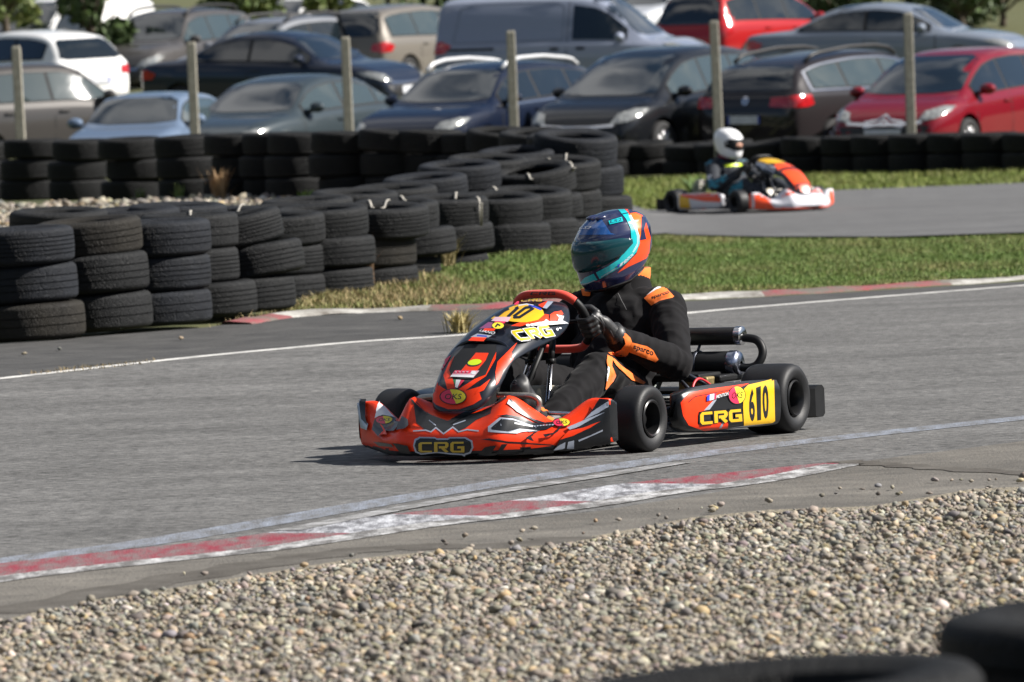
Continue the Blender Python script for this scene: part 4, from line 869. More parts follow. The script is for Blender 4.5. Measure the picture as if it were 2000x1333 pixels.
def local_rays(root):
    bpy.context.view_layer.update(); Mi = root.matrix_world.inverted(); c = Mi @ CAMLOC; Rm = Mi.to_3x3()
    return lambda px, py: (c, Rm @ pxray(px, py))
def CRG(quad, wd=.17):
    """three squared, rounded letters drawn as thick strokes"""
    C_ = [(1, .93), (.18, .93), (.08, .80), (.08, .20), (.18, .07), (1, .07)]
    R_ = [(.06, .0), (.06, .93), (.84, .93), (.93, .83), (.93, .62), (.84, .50), (.30, .50)]; R2 = [(.58, .42), (.95, .0)]
    G_ = [(1, .93), (.18, .93), (.08, .80), (.08, .20), (.18, .07), (.92, .07), (.92, .48), (.5, .48)]
    out = []
    for k, L in enumerate(([C_], [R_, R2], [G_])):
        for p in L: S_ = sh_stroke([(k+.07+x*.80, y) for x, y in p], wd); out.append(sh_map(([(a/3, b) for a, b in S_[0]], S_[1]), quad))
    return out
KA = math.atan2(-.883, -.47)
OR_ = (.86, .040, .002)
m_or = mat('orange red kart paint', OR_, .42, coat=.15, spec=.3, var=(6, .14), bump=(7, .04, .01)); m_nv = mat('dark navy kart paint', (.005, .0065, .012), .3, coat=.4)
m_bk = mat('black kart vinyl', (.004, .005, .007), .35, coat=.25); m_wh = mat('white kart vinyl', (.72, .73, .75), .3, coat=.5); m_sv = mat('silver kart vinyl', (.40, .44, .52), .3, .3, coat=.5)
m_ye = mat('yellow number vinyl', (.74, .42, .006), .35, coat=.4); m_dye = mat('gold lettering vinyl', (.62, .40, .03), .3, coat=.5); m_pk = mat('pink red vinyl', (.72, .025, .085), .4); m_lpk = mat('pale pink vinyl', (.62, .40, .46), .4); m_blu = mat('blue vinyl', (.03, .05, .42), .4); m_gr = mat('green vinyl', (.02, .20, .07), .4); m_lime = mat('lime sticker', (.62, .80, .01), .4); m_yel = mat('lemon vinyl', (.80, .66, .03), .4)
m_rimr = mat('red suede rim', (.62, .035, .012), .7, sheen=.3)
p0 = gnd(1250, 883); hx = V((-.47, -.883, 0)).normalized(); lf = V((-hx.y, hx.x, 0)); org = p0-lf*.525-hx*1.05
K1, nose, pan, pods, sw1 = build_kart('orange and black racing kart numbered 610 driven by the person in black', dict(nose=m_or, low=m_bk, panel=m_nv, pod=m_bk, rim=m_rimr), (org.x, org.y, 0), math.atan2(hx.y, hx.x))
rays = local_rays(K1)
def zz(ox, oy, s): return lambda pts: [(ox+x/s, oy+y/s) for x, y in pts]
Z4 = zz(680, 560, 3.702); Z6 = zz(880, 740, 6.25); ZB = zz(830, 660, 7.404); ZA = zz(880, 560, 7.404); Z3 = zz(1160, 600, 4); ZN = zz(690, 740, 8.33)
bn, bp_ = bvh_of(nose), bvh_of(pan)
class Art:
    """stickers on one panel, each a thin layer over the last"""
    def __init__(s, bvh, parent, step=3.5, inc=.00026): s.b, s.p, s.k, s.step, s.inc = bvh, parent, 0, step, inc
    def __call__(s, name, shape, m, step=None):
        if isinstance(shape, list) and isinstance(shape[0], tuple) and isinstance(shape[0][0], (int, float)): shape = sh_poly(shape)
        s.k += 1; return decal(name, s.b, shape, rays, m, s.p, .0006+s.inc*s.k, step or s.step)
def oks(A, c, rx, ry, rot=0, text=True):
    cx_, cy_ = c; A('sticker', sh_ell(cx_, cy_, rx*1.10, ry*1.10), m_bk)
    A('sticker', sh_ell(cx_, cy_, rx, ry, rot=rot, a0=75, a1=255), m_pk); A('sticker', sh_ell(cx_, cy_, rx, ry, rot=rot, a0=-105, a1=75), m_yel)
    if text:
        dy = math.tan(rot)*rx*.6
        A('lettering', sh_map(sh_text('OKS', .15, .01), [(cx_-rx*.66, cy_+ry*.40-dy), (cx_+rx*.70, cy_+ry*.36+dy), (cx_+rx*.70, cy_-ry*.40+dy), (cx_-rx*.66, cy_-ry*.36-dy)]), m_bk)
def crg(A, quad, m, back=None, bw=.42, w_=.21):
    if back:
        for s in CRG(quad, bw): A('lettering_edge', s, back)
    for s in CRG(quad, w_): A('lettering', s, m)
# --- nose artwork
A = Art(bn, nose)
A('graphic', Z4([(475, 862), (520, 878), (600, 928), (715, 972), (830, 940), (940, 895), (1042, 868), (1030, 920), (930, 965), (850, 1025), (800, 1045), (760, 1010), (690, 1058), (635, 1015), (600, 1046), (550, 1033), (492, 985)]), m_bk)
A('graphic', sh_stroke(Z4([(470, 1046), (560, 1040), (600, 1052), (635, 1022), (690, 1066), (757, 1018), (800, 1052), (860, 1036), (945, 1046)]), 2.6), m_sv)
for s in ([(585, 968), (635, 1006)], [(760, 1002), (850, 970)]): A('graphic', sh_stroke(Z4(s), 2), m_sv)
A('graphic', Z4([(450, 812), (500, 842), (583, 928), (560, 925), (480, 866)]), m_bk)
A('graphic', Z4([(470, 825), (500, 850), (578, 922), (555, 905), (492, 850)]), m_or)
A('graphic', Z4([(880, 925), (960, 880), (1100, 815), (1150, 806), (1060, 858), (960, 902)]), m_bk)
A('graphic', Z6([(0, 500), (150, 420), (430, 285), (620, 225), (700, 222), (560, 300), (320, 400), (120, 490), (0, 560)]), m_bk)
A('graphic', Z6([(240, 440), (360, 385), (520, 320), (500, 345), (380, 400)]), m_or)
A('graphic', Z6([(460, 590), (600, 478), (760, 490), (900, 540), (1100, 590), (1250, 590), (1050, 650), (960, 655), (840, 620), (800, 675), (460, 655)]), m_sv)
A('graphic', Z6([(495, 605), (620, 495), (760, 508), (900, 560), (1100, 598), (1280, 572), (1180, 625), (1010, 650), (900, 640), (830, 615), (700, 650), (505, 628)]), m_bk)
A('graphic', Z6([(840, 615), (1060, 640), (870, 655), (810, 675), (700, 668)]), m_wh)
A('graphic', Z6([(560, 465), (680, 440), (860, 470), (1000, 540), (1150, 580), (1290, 540), (1360, 520), (1250, 590), (1120, 610), (900, 545), (760, 482), (640, 470)]), m_bk)
A('graphic', Z6([(720, 245), (860, 380), (1000, 495), (1150, 545), (1290, 535), (1350, 500), (1250, 560), (1080, 560), (930, 480), (800, 405), (700, 300)]), m_bk)
A('graphic', Z6([(690, 310), (712, 262), (770, 330), (850, 380), (900, 440), (820, 410)]), m_wh)
A('lettering', sh_stroke(Z6([(775, 548), (1000, 592)]), 3.2), m_wh)
for x in range(1010, 1240, 38): A('lettering', sh_stroke(Z6([(x, 592-(x-1010)*.05), (x+24, 590-(x-1010)*.07)]), 1.8), m_sv)
oks(A, Z6([(1357, 547)])[0], 15.5, 7, -.08, True)
A('graphic', Z6([(1822, 258), (1925, 262), (1945, 800), (1500, 860), (1255, 866), (1330, 745), (1430, 642), (1560, 604), (1660, 490)]), m_bk)
A('graphic', Z6([(1922, 278), (1918, 345), (1800, 425), (1630, 508), (1720, 420)]), m_sv); A('graphic', Z6([(1885, 410), (1700, 512), (1560, 592), (1450, 628), (1415, 605), (1520, 560), (1700, 482)]), m_sv)
A('graphic', Z6([(1330, 742), (1430, 645), (1620, 600), (1825, 522), (1700, 600), (1480, 700)]), m_or)
A('graphic', Z6([(1250, 862), (1330, 800), (1395, 772), (1385, 842)]), m_sv); A('graphic', Z6([(1428, 768), (1500, 750), (1498, 842), (1412, 842)]), m_sv); A('graphic', Z6([(1550, 745), (1700, 690), (1850, 620), (1850, 640), (1560, 765)]), m_sv)
A('graphic', Z6([(1120, 695), (1240, 690), (1330, 600), (1370, 580), (1300, 660), (1150, 720)]), m_bk); A('graphic', Z6([(905, 735), (1020, 670), (1060, 668), (975, 715), (1010, 765), (960, 755)]), m_bk)
A('graphic', Z6([(380, 745), (480, 735), (700, 770), (1250, 800), (1250, 812), (690, 792), (480, 760)]), m_bk)
A('graphic', Z6([(620, 800), (690, 796), (600, 910), (330, 930), (430, 830), (560, 812), (500, 910), (560, 905)]), m_bk); A('graphic', Z6([(900, 855), (1255, 862), (1250, 890), (600, 920), (880, 895)]), m_bk)
0 and A('graphic', Z4([(60, 1000), (98, 1085), (200, 1140), (330, 1185), (480, 1212), (480, 1250), (300, 1235), (120, 1185), (60, 1110)]), m_bk)
0 and A('graphic', Z4([(480, 1214), (700, 1224), (930, 1222), (1080, 1212), (1500, 1168), (1500, 1200), (1080, 1250), (700, 1262), (480, 1252)]), m_bk)
A('graphic', Z4([(340, 1132), (440, 1150), (465, 1206), (390, 1198)]), m_bk); A('graphic', Z4([(200, 1120), (330, 1140), (345, 1160), (240, 1150)]), m_bk)
A('graphic', Z4([(78, 836), (96, 834), (125, 965), (162, 1000), (152, 1042), (108, 1022)]), m_sv); A('graphic', Z4([(92, 832), (136, 832), (140, 950), (158, 1012), (112, 960)]), m_bk)
A('graphic', Z4([(204, 965), (222, 846), (300, 938), (330, 965), (235, 950)]), m_wh); A('graphic', Z4([(190, 1040), (205, 975), (250, 945), (320, 962), (395, 990), (350, 1050), (290, 1055), (235, 1090)]), m_bk)
A('graphic', Z4([(232, 1000), (290, 1060), (300, 1080), (240, 1085), (270, 1058)]), m_or); A('graphic', Z4([(365, 1045), (405, 948), (440, 975), (445, 1015), (420, 1038)]), mat('dusty grey vinyl', (.10, .10, .11), .5))
oks(A, Z4([(266, 985)])[0], 14, 7.5, .08, True)
A('graphic', Z4([(484, 1150), (495, 1110), (530, 1094), (640, 1096), (655, 1104), (730, 1104), (745, 1096), (860, 1096), (908, 1118), (916, 1160), (896, 1198), (850, 1212), (745, 1206), (655, 1196), (540, 1208), (500, 1192)]), m_sv)
A('graphic', Z4([(496, 1150), (506, 1118), (535, 1104), (640, 1106), (655, 1114), (730, 1114), (748, 1106), (856, 1106), (896, 1124), (903, 1160), (886, 1190), (846, 1202), (745, 1196), (655, 1186), (545, 1198), (510, 1184)]), m_bk)
crg(A, Z4([(520, 1190), (862, 1190), (862, 1126), (520, 1130)]), m_dye)
for sg in (1, -1): decal('graphic', bn, sh_poly([(1.27, .05), (1.345, .05), (1.345, .23), (1.27, .23)]), dirfn((0, -sg, 0)), m_bk, nose, .004, .03)
# --- front panel artwork
A = Art(bp_, pan)
A('graphic', ZB([(70, 872), (110, 832), (205, 690), (330, 770), (420, 745), (600, 765), (700, 735), (800, 706), (790, 800), (818, 888), (700, 965), (500, 1035), (330, 1035), (170, 975)]), m_or)
A('graphic', ZB([(268, 545), (350, 365), (425, 268), (350, 470), (400, 590), (442, 752), (330, 772), (300, 650)]), m_or); A('graphic', ZB([(478, 752), (720, 600), (870, 540), (1032, 205), (1022, 310), (880, 560), (760, 640), (580, 772)]), m_or)
A('graphic', ZB([(720, 820), (790, 715), (945, 598), (850, 762)]), m_or); A('graphic', ZB([(180, 800), (150, 760), (185, 640), (195, 700)]), m_or)
A('graphic', ZB([(1026, 690), (1018, 500), (1050, 350), (1120, 280), (1335, 68), (1250, 210), (1272, 312), (1130, 480), (1062, 645)]), m_or)
A('graphic', ZB([(110, 620), (270, 330), (380, 260), (330, 350), (200, 540)]), m_pk)
A('scoop_shade', ZB([(358, 485), (420, 295), (600, 100), (1032, 108), (1030, 205), (880, 540), (720, 598), (560, 606), (400, 588)]), mat('painted scoop shade', (.004, .0045, .006), .7))  # flat black patch painted for the darkness inside the scoop opening
A('scoop_tongue', ZB([(520, 490), (740, 225), (925, 228), (880, 335), (740, 505)]), m_or); A('sticker', sh_ell(*ZB([(712, 378)])[0], 14.5, 6.6, rot=-.15), m_bk); A('sticker', sh_ell(*ZB([(722, 363)])[0], 13.5, 5.6, rot=-.15), m_lime)
A('sticker', ZB([(372, 572), (440, 482), (790, 486), (702, 588)]), m_lpk); A('sticker', ZB([(420, 512), (440, 484), (680, 486), (650, 530), (410, 528)]), m_pk); A('sticker', sh_ell(*ZB([(708, 518)])[0], 5.2, 3.6), m_wh); A('sticker', ZB([(370, 575), (388, 552), (722, 556), (702, 588)]), m_wh)
for k in range(4): A('lettering', sh_stroke(ZB([(440+k*55, 508), (470+k*55, 508)]), 2.2), m_lpk)
A('flag', ZB([(408, 618), (456, 622), (450, 705)]), m_gr); A('flag', ZB([(456, 622), (526, 626), (478, 738), (445, 722)]), m_wh); A('flag', ZB([(526, 626), (578, 630), (488, 735)]), m_pk)
oks(A, ZB([(418, 862)])[0], 24, 14, .02)
A('number_plate', ZA([(590, 492), (760, 372), (960, 290), (1100, 276), (1220, 308), (1330, 368), (1345, 430), (1250, 512), (1080, 547), (900, 532), (740, 505)]), m_ye)
A('graphic', sh_stroke(ZA([(985, 302), (1100, 282), (1200, 300)]), 2.2), m_wh); A('graphic', sh_stroke(ZA([(1130, 300), (1220, 322), (1310, 362)]), 3.6), m_blu)
A('number', sh_stroke(ZA([(915, 462), (1085, 336), (1150, 326), (1185, 352), (1000, 472), (930, 474), (912, 466)]), 5), m_bk); A('number', sh_stroke(ZA([(832, 468), (985, 330)]), 5.5), m_bk); A('number', sh_stroke(ZA([(665, 470), (790, 372), (850, 345)]), 5.5), m_bk); A('number', sh_stroke(ZA([(985, 330), (945, 345)]), 4), m_bk)
crg(A, ZA([(1012, 250), (1328, 250), (1345, 206), (1050, 206)]), m_dye)
A('graphic', ZA([(920, 296), (1000, 224), (992, 282), (955, 302)]), m_pk); A('graphic', ZA([(1265, 305), (1402, 244), (1330, 342)]), m_or); A('graphic', ZA([(1328, 345), (1400, 252), (1482, 256), (1380, 356)]), m_sv)
A('graphic', ZA([(875, 606), (1000, 555), (1100, 552), (1260, 514), (1352, 432), (1402, 440), (1392, 522), (1100, 582), (1000, 612)]), m_or); A('graphic', ZA([(1408, 524), (1420, 440), (1480, 400), (1580, 378), (1606, 420), (1540, 470), (1510, 512)]), m_or)
A('graphic', ZA([(1140, 576), (1330, 532), (1360, 500), (1400, 528), (1520, 520), (1540, 470), (1505, 430), (1560, 442), (1612, 448), (1588, 510), (1672, 544), (1450, 572), (1150, 602)]), m_wh); A('graphic', sh_ell(*ZA([(1110, 596)])[0], 4, 2.4), m_wh); A('graphic', sh_ell(*ZA([(1510, 632)])[0], 2.4, 2.6), m_wh); A('graphic', sh_ell(*ZA([(1550, 615)])[0], 2.4, 1.4), m_wh)
crg(A, ZA([(975, 818), (1474, 712), (1402, 590), (868, 696)]), m_ye, m_wh, .36, .23)
A('sticker', ZA([(600, 548), (660, 490), (885, 492), (835, 562)]), m_lpk); A('sticker', ZA([(655, 552), (810, 556), (785, 585), (640, 580)]), m_pk); A('sticker', ZA([(430, 660), (560, 566), (625, 572), (600, 650)]), mat('plum vinyl', (.22, .06, .16), .4)); A('sticker', sh_ell(*ZA([(697, 617)])[0], 12, 7), m_bk); A('sticker', sh_ell(*ZA([(697, 617)])[0], 11, 6.2), m_yel)
A('lettering', sh_stroke(ZA([(660, 640), (690, 600), (730, 620)]), 3), m_bk); A('sticker', ZA([(480, 694), (510, 660), (665, 662), (640, 696)]), m_or); A('lettering', sh_map(sh_text('LIANO', .2, .01), ZA([(430, 700), (640, 752), (664, 712), (450, 676)])), m_wh)
A('sticker', ZA([(305, 786), (400, 736), (612, 764), (560, 792)]), m_sv); A('lettering', sh_stroke(ZA([(400, 765), (540, 775)]), 2.6), m_blu); A('sticker', ZA([(275, 838), (335, 786), (535, 796), (490, 848)]), m_or)
# rim of the scoop and hang-on edge
q = MB(); q.tube([tuple(p) for p in crom([(1.36, .125, .375), (1.325, .11, .425), (1.322, .05, .452), (1.322, -.05, .452), (1.325, -.11, .425), (1.36, -.125, .375)], 5)], .007, 8); q.build('scoop_lip', m_nv, K1)
# --- side pod artwork (near pod traced, far pod gets the mirrored base colours)
bq = bvh_of(pods[0]); A = Art(bq, pods[0])
A('graphic', Z3([(676, 748), (740, 672), (900, 640), (1040, 622), (1215, 596), (1060, 662), (965, 682), (930, 732), (880, 806), (815, 822), (808, 916), (1050, 898), (1045, 948), (860, 968), (740, 925), (696, 850)]), m_or)
A('graphic', sh_stroke(Z3([(735, 745), (790, 700), (960, 668), (1100, 640)]), 1.6), m_bk)
A('graphic', Z3([(858, 808), (930, 730), (958, 722), (902, 802)]), m_sv); A('graphic', Z3([(975, 945), (1000, 905), (1015, 900), (995, 945)]), m_sv); A('graphic', Z3([(1045, 945), (1170, 924), (1405, 902), (1200, 932)]), m_sv)
A('number_plate', Z3([(1162, 780), (1170, 640), (1202, 610), (1395, 564), (1404, 575), (1412, 890), (1390, 905), (1170, 926)]), m_ye)
for L, q in (('6', [(1213, 897), (1256, 888), (1250, 632), (1200, 645)]), ('1', [(1272, 886), (1302, 882), (1300, 618), (1262, 632)]), ('0', [(1318, 877), (1362, 868), (1358, 605), (1308, 618)])): A('number', sh_map(sh_text(L, 0, .035), Z3(q)), m_bk, 3)
oks(A, Z3([(1112, 690)])[0], 15.6, 16.2, -.05)
crg(A, Z3([(822, 915), (1158, 886), (1152, 800), (820, 828)]), m_ye, m_bk, .42, .24)
A('flag', Z3([(874, 692), (896, 686), (893, 732), (872, 736)]), m_blu); A('flag', Z3([(896, 684), (930, 678), (928, 722), (893, 732)]), m_wh); A('flag', Z3([(930, 678), (945, 676), (942, 720), (928, 722)]), m_pk); A('lettering', sh_map(sh_text('MENTION', .15, .01), Z3([(944, 716), (1040, 690), (1042, 664), (946, 690)])), m_wh)
bf = bvh_of(pods[1]); rf = dirfn((0, 1, 0)); k = 0
for pg, m in (([(.86, .07), (.87, .2), (.7, .24), (.45, .235), (.62, .15), (.66, .06)], m_or), ([(.165, .05), (.165, .22), (.38, .23), (.40, .05)], m_ye)): decal('graphic', bf, sh_poly(pg), rf, m, pods[1], .001, .03)
# top bar lettering
tb = [c for c in sw1.children if c.name.startswith('rim_top')][0]; crg(Art(bvh_of(tb), tb), ZA([(1145, 124), (1530, 120), (1530, 82), (1165, 80)]), m_bk, None, .34, .2)
# --- the second kart, far across the infield
m_or2 = mat('bright orange kart paint', (.85, .075, .012), .35, coat=.5); m_wh2 = mat('white kart paint', (.60, .60, .64), .35, coat=.5)
h2 = V((.55, -.835, 0)).normalized(); l2 = V((-h2.y, h2.x, 0)); c2 = gnd(1324, 419); o2 = c2+l2*.602*.91
K2, nose2, pan2, pods2, sw2 = build_kart('white and orange kart farther off driven by a person in a white helmet', dict(nose=m_wh2, low=m_or2, panel=m_nv, pod=m_wh2, rim=m_blk), (o2.x, o2.y, gz(o2.x, o2.y)), math.atan2(h2.y, h2.x), False)
K2.scale = (.91,)*3
b2 = bvh_of(nose2); fr = dirfn((-1, 0, 0), (0, 1, 0)); tp = dirfn((0, 0, -1), (1, 0, 0), (0, 1, 0))
for sg in (1, -1):
    P = lambda pts: sh_poly([(sg*a, b) for a, b in pts])
    decal('graphic', b2, P([(.10, .20), (.13, .26), (.24, .26), (.33, .15), (.22, .185)]), fr, m_or2, nose2, .002, .03)
    decal('graphic', b2, P([(.37, .16), (.40, .10), (.38, .07), (.34, .025), (.56, .05), (.56, .23), (.44, .23)]), fr, m_or2, nose2, .002, .03)
decal('graphic', b2, sh_poly([(-.22, .025), (.22, .025), (.18, .06), (-.18, .06)]), fr, m_bk, nose2, .003, .03)
b2 = bvh_of(pan2)
def tpoly(b, pts, m, par, off=.002): decal('graphic', b, sh_poly(pts), tp, m, par, off, .03)
tpoly(b2, [(.88, -.13), (.88, .13), (1.06, .12), (1.12, .06), (1.12, -.06), (1.06, -.12)], m_ye, pan2); tpoly(b2, [(1.14, -.10), (1.14, .10), (1.24, .13), (1.26, -.13)], m_or2, pan2); tpoly(b2, [(1.30, -.12), (1.30, .12), (1.60, .10), (1.60, -.10)], m_or2, pan2)
for sg in (1, -1): tpoly(b2, [(.86, sg*.15), (.95, sg*.14), (1.20, sg*.12), (1.24, sg*.19), (.86, sg*.19)], m_wh2, pan2, .003)
for pd, sg in ((pods2[0], 1), (pods2[1], -1)):
    b2 = bvh_of(pd); rf = dirfn((0, -sg, 0))
    for pg, m in (([(.87, .24), (.85, .13), (.6, .14), (.35, .175), (.17, .21), (.17, .25)], m_or2), ([(.15, .04), (.15, .23), (.33, .235), (.36, .05)], m_ye), ([(.42, .045), (.45, .08), (.62, .06), (.6, .045)], m_or2)): decal('graphic', b2, sh_poly(pg), rf, m, pd, .002, .03)
# ================================================================== DRIVERS
m_suit = mat('black racing suit cloth', (.0045, .0043, .005), .8, var=(6, .35), col2=(.009, .0085, .0098), sheen=.05, bump=(420, .3, .001), spec=.12)
m_suit2 = mat('orange suit cloth', (.90, .17, .004), .75, sheen=.2); m_glove = mat('black glove leather', (.010, .010, .011), .45, var=(60, .4), col2=(.03, .03, .031), bump=(90, .4, .002)); m_glv2 = mat('grey glove trim', (.16, .16, .16), .5)
m_skin = mat('skin', (.55, .29, .20), .55); m_shoe = mat('black shoe', (.02, .02, .022), .5); m_sole = mat('grey sole print', (.11, .11, .115), .6)
m_hnv = mat('navy helmet paint', (.018, .024, .072), .22, coat=1); m_hteal = mat('turquoise helmet paint', (.008, .50, .54), .25, coat=1); m_hblue = mat('deep blue helmet paint', (.012, .085, .30), .2, coat=1); m_hor = mat('orange helmet paint', (.86, .07, .01), .25, coat=1); m_hor2 = mat('light orange helmet paint', (.90, .16, .015), .25, coat=1)
m_visor = mat('tinted visor', (.010, .05, .062), .12, coat=.2, spec=.35)
def cap(mb, p0, r0, p1, r1, n=14):
    p0, p1 = V(p0), V(p1); d = (p1-p0).normalized(); pts, rs = [], []
    for t in (-90, -60, -30, 0): a = R(t); pts.append(p0+d*r0*math.sin(a)); rs.append(max(.003, r0*math.cos(a)))
    for t in (0, 30, 60, 90): a = R(t); pts.append(p1+d*r1*math.sin(a)); rs.append(max(.003, r1*math.cos(a)))
    mb.tube(pts, rs, n)
def remesh(mb, name, m, parent, vox, smooth=8, wr=0., wscale=14., limbs=()):
    o = mb.build(name, m, parent); q = o.modifiers.new('r', 'REMESH'); q.mode = 'VOXEL'; q.voxel_size = vox
    q = o.modifiers.new('s', 'SMOOTH'); q.iterations = smooth; q.factor = .5; evald(o)
    if wr:
        me = o.data; nrm = [v.normal.copy() for v in me.vertices]
        for v, n in zip(me.vertices, nrm):
            c = v.co; a = noise.noise(V((c.x*wscale*.7+c.z*6, c.y*wscale*.7, c.z*wscale*1.3))); b = noise.noise(c*wscale*2.3)
            f = 0.
            if limbs:
                best = (9, 0, None, 0)
                for i, (p, q_) in enumerate(limbs):
                    d = q_-p; t = max(0, min(1, (c-p).dot(d)/d.length_squared)); e_ = (c-p-d*t); s_ = t*d.length
                    if e_.length < best[0]: best = (e_.length, s_, e_, i, t)
                # creases run round the limb, crowding towards the joints
                e_ = best[2]; k_ = 1.3 if best[3] in (1, 3, 4, 6) else .9; f = noise.noise(V((best[1]*24+e_.x*9+e_.z*7, e_.y*9+best[3]*3.3, e_.z*8))); f = (1-2.2*abs(f))*k_*(.55+.45*abs(2*best[4]-1))
            v.co = c+n*(wr*((1-2*abs(a))*.5+b*.4-.2)+.0052*f)
    o.data.polygons.foreach_set('use_smooth', np.ones(len(o.data.polygons), bool)); return o
HS = [(-.152, .120, -.060, .078), (-.143, .150, -.100, .098), (-.115, .168, -.125, .113), (-.06, .174, -.150, .124), (0, .170, -.168, .129), (.05, .152, -.170, .126), (.088, .118, -.156, .112), (.112, .083, -.128, .090), (.127, .045, -.090, .060), (.134, .01, -.05, .03)]
def hsurf(th, z):
    zs = [h[0] for h in HS]; i = [float(np.interp(z, zs, [h[k] for h in HS])) for k in (1, 2, 3)]
    xf, xr, yw = i; c, s = math.cos(th), math.sin(th); e = 2.25
    r = (abs(c)**e+abs(s)**e)**(-1/e); x = r*c; y = r*s
    cxm = -.012; X = cxm+(x*(xf-cxm) if x > 0 else -x*(xr-cxm)); t = max(0, (-.03-z)/.12)
    return V((X, y*yw, z-(.24*X-.006)*t*(1.6 if X < 0 else .55)))
def helmet(parent, loc, yaw, pitch, roll, base, visor=True, scale=1.):
    h = empty('helmet', (0, 0, 0)); h.parent = parent; h.location = loc; h.rotation_euler = (roll, pitch, yaw); h.scale = (scale,)*3
    zz_ = [p[0] for p in crom([(a[0],) for a in HS], 5)]; mb = MB(); mb.grid([[hsurf(2*math.pi*k/48, z) for k in range(48)] for z in zz_], closev=True, cap=True); sh = mb.build('helmet_shell', base, h)
    hv = None
    if visor:
        up = lambda t: .044-.010*abs(t)/1.5; lo = lambda t: -.072+.062*(abs(t)/1.5)**2.2
        rows = []
        for k in range(41):
            t = -1.50+3.0*k/40; sx = max(0, (abs(t)-1.25)/.25); a, b = lo(t), up(t); m_ = (a+b)/2; a = a+(m_-a)*sx*.5; b = b+(m_-b)*sx*.4; row = []
            for j in range(9):
                z = a+(b-a)*j/8; p = hsurf(t, z); n = V((p.x+.01, p.y*1.4, 0)).normalized(); row.append(p+n*(.0105-.006*max(0, abs(j-4)/4)**6))
            rows.append(row)
        mb = MB(); mb.grid(rows); hv = mb.build('visor', m_visor, h); q = hv.modifiers.new('s', 'SOLIDIFY'); q.thickness = .003
    return h, sh, hv
def hand(parent, P, t, n, a, wrist, m):
    """gloved hand closed on the steering wheel rim: t along the rim, n away from the hub, a towards the driver"""
    P, t, n, a, wrist = V(P), V(t).normalized(), V(n).normalized(), V(a).normalized(), V(wrist); mb = MB()
    e = (wrist-P)-t*(wrist-P).dot(t); e.normalize(); f = e.cross(t); f = f if f.dot(n-a) > 0 else -f
    Q = lambda x, r, ang: P+t*x+(e*math.cos(R(ang))+f*math.sin(R(ang)))*r
    # palm and heel of the hand, running back to the wrist
    for x in (-.030, -.010, .010, .030): cap(mb, Q(x, .036, 52), .0145, Q(x*.9-.004, .046, -8), .017)
    cap(mb, Q(.012, .044, 10), .021, Q(-.030, .062, 4), .027); cap(mb, Q(-.020, .058, 4), .030, wrist, .037)
    for x, l in ((.036, .95), (.0125, 1.04), (-.0115, 1.0), (-.034, .86)):
        j = [Q(x, .040, 48), Q(x*1.06, .040*l, 95), Q(x*1.04, .036*l, 145), Q(x*.98, .030, 195), Q(x*.92, .029, 240)]
        for q in range(4): cap(mb, j[q], .0125-.0008*q, j[q+1], .0118-.0008*q, 10)
    j = [Q(.030, .048, -5), Q(.050, .040, -38), Q(.056, .033, -75), Q(.050, .030, -115)]
    for q in range(3): cap(mb, j[q], .0150-.0012*q, j[q+1], .0135-.0012*q, 10)
    return remesh(mb, 'glove', m, parent, .0036, 4)
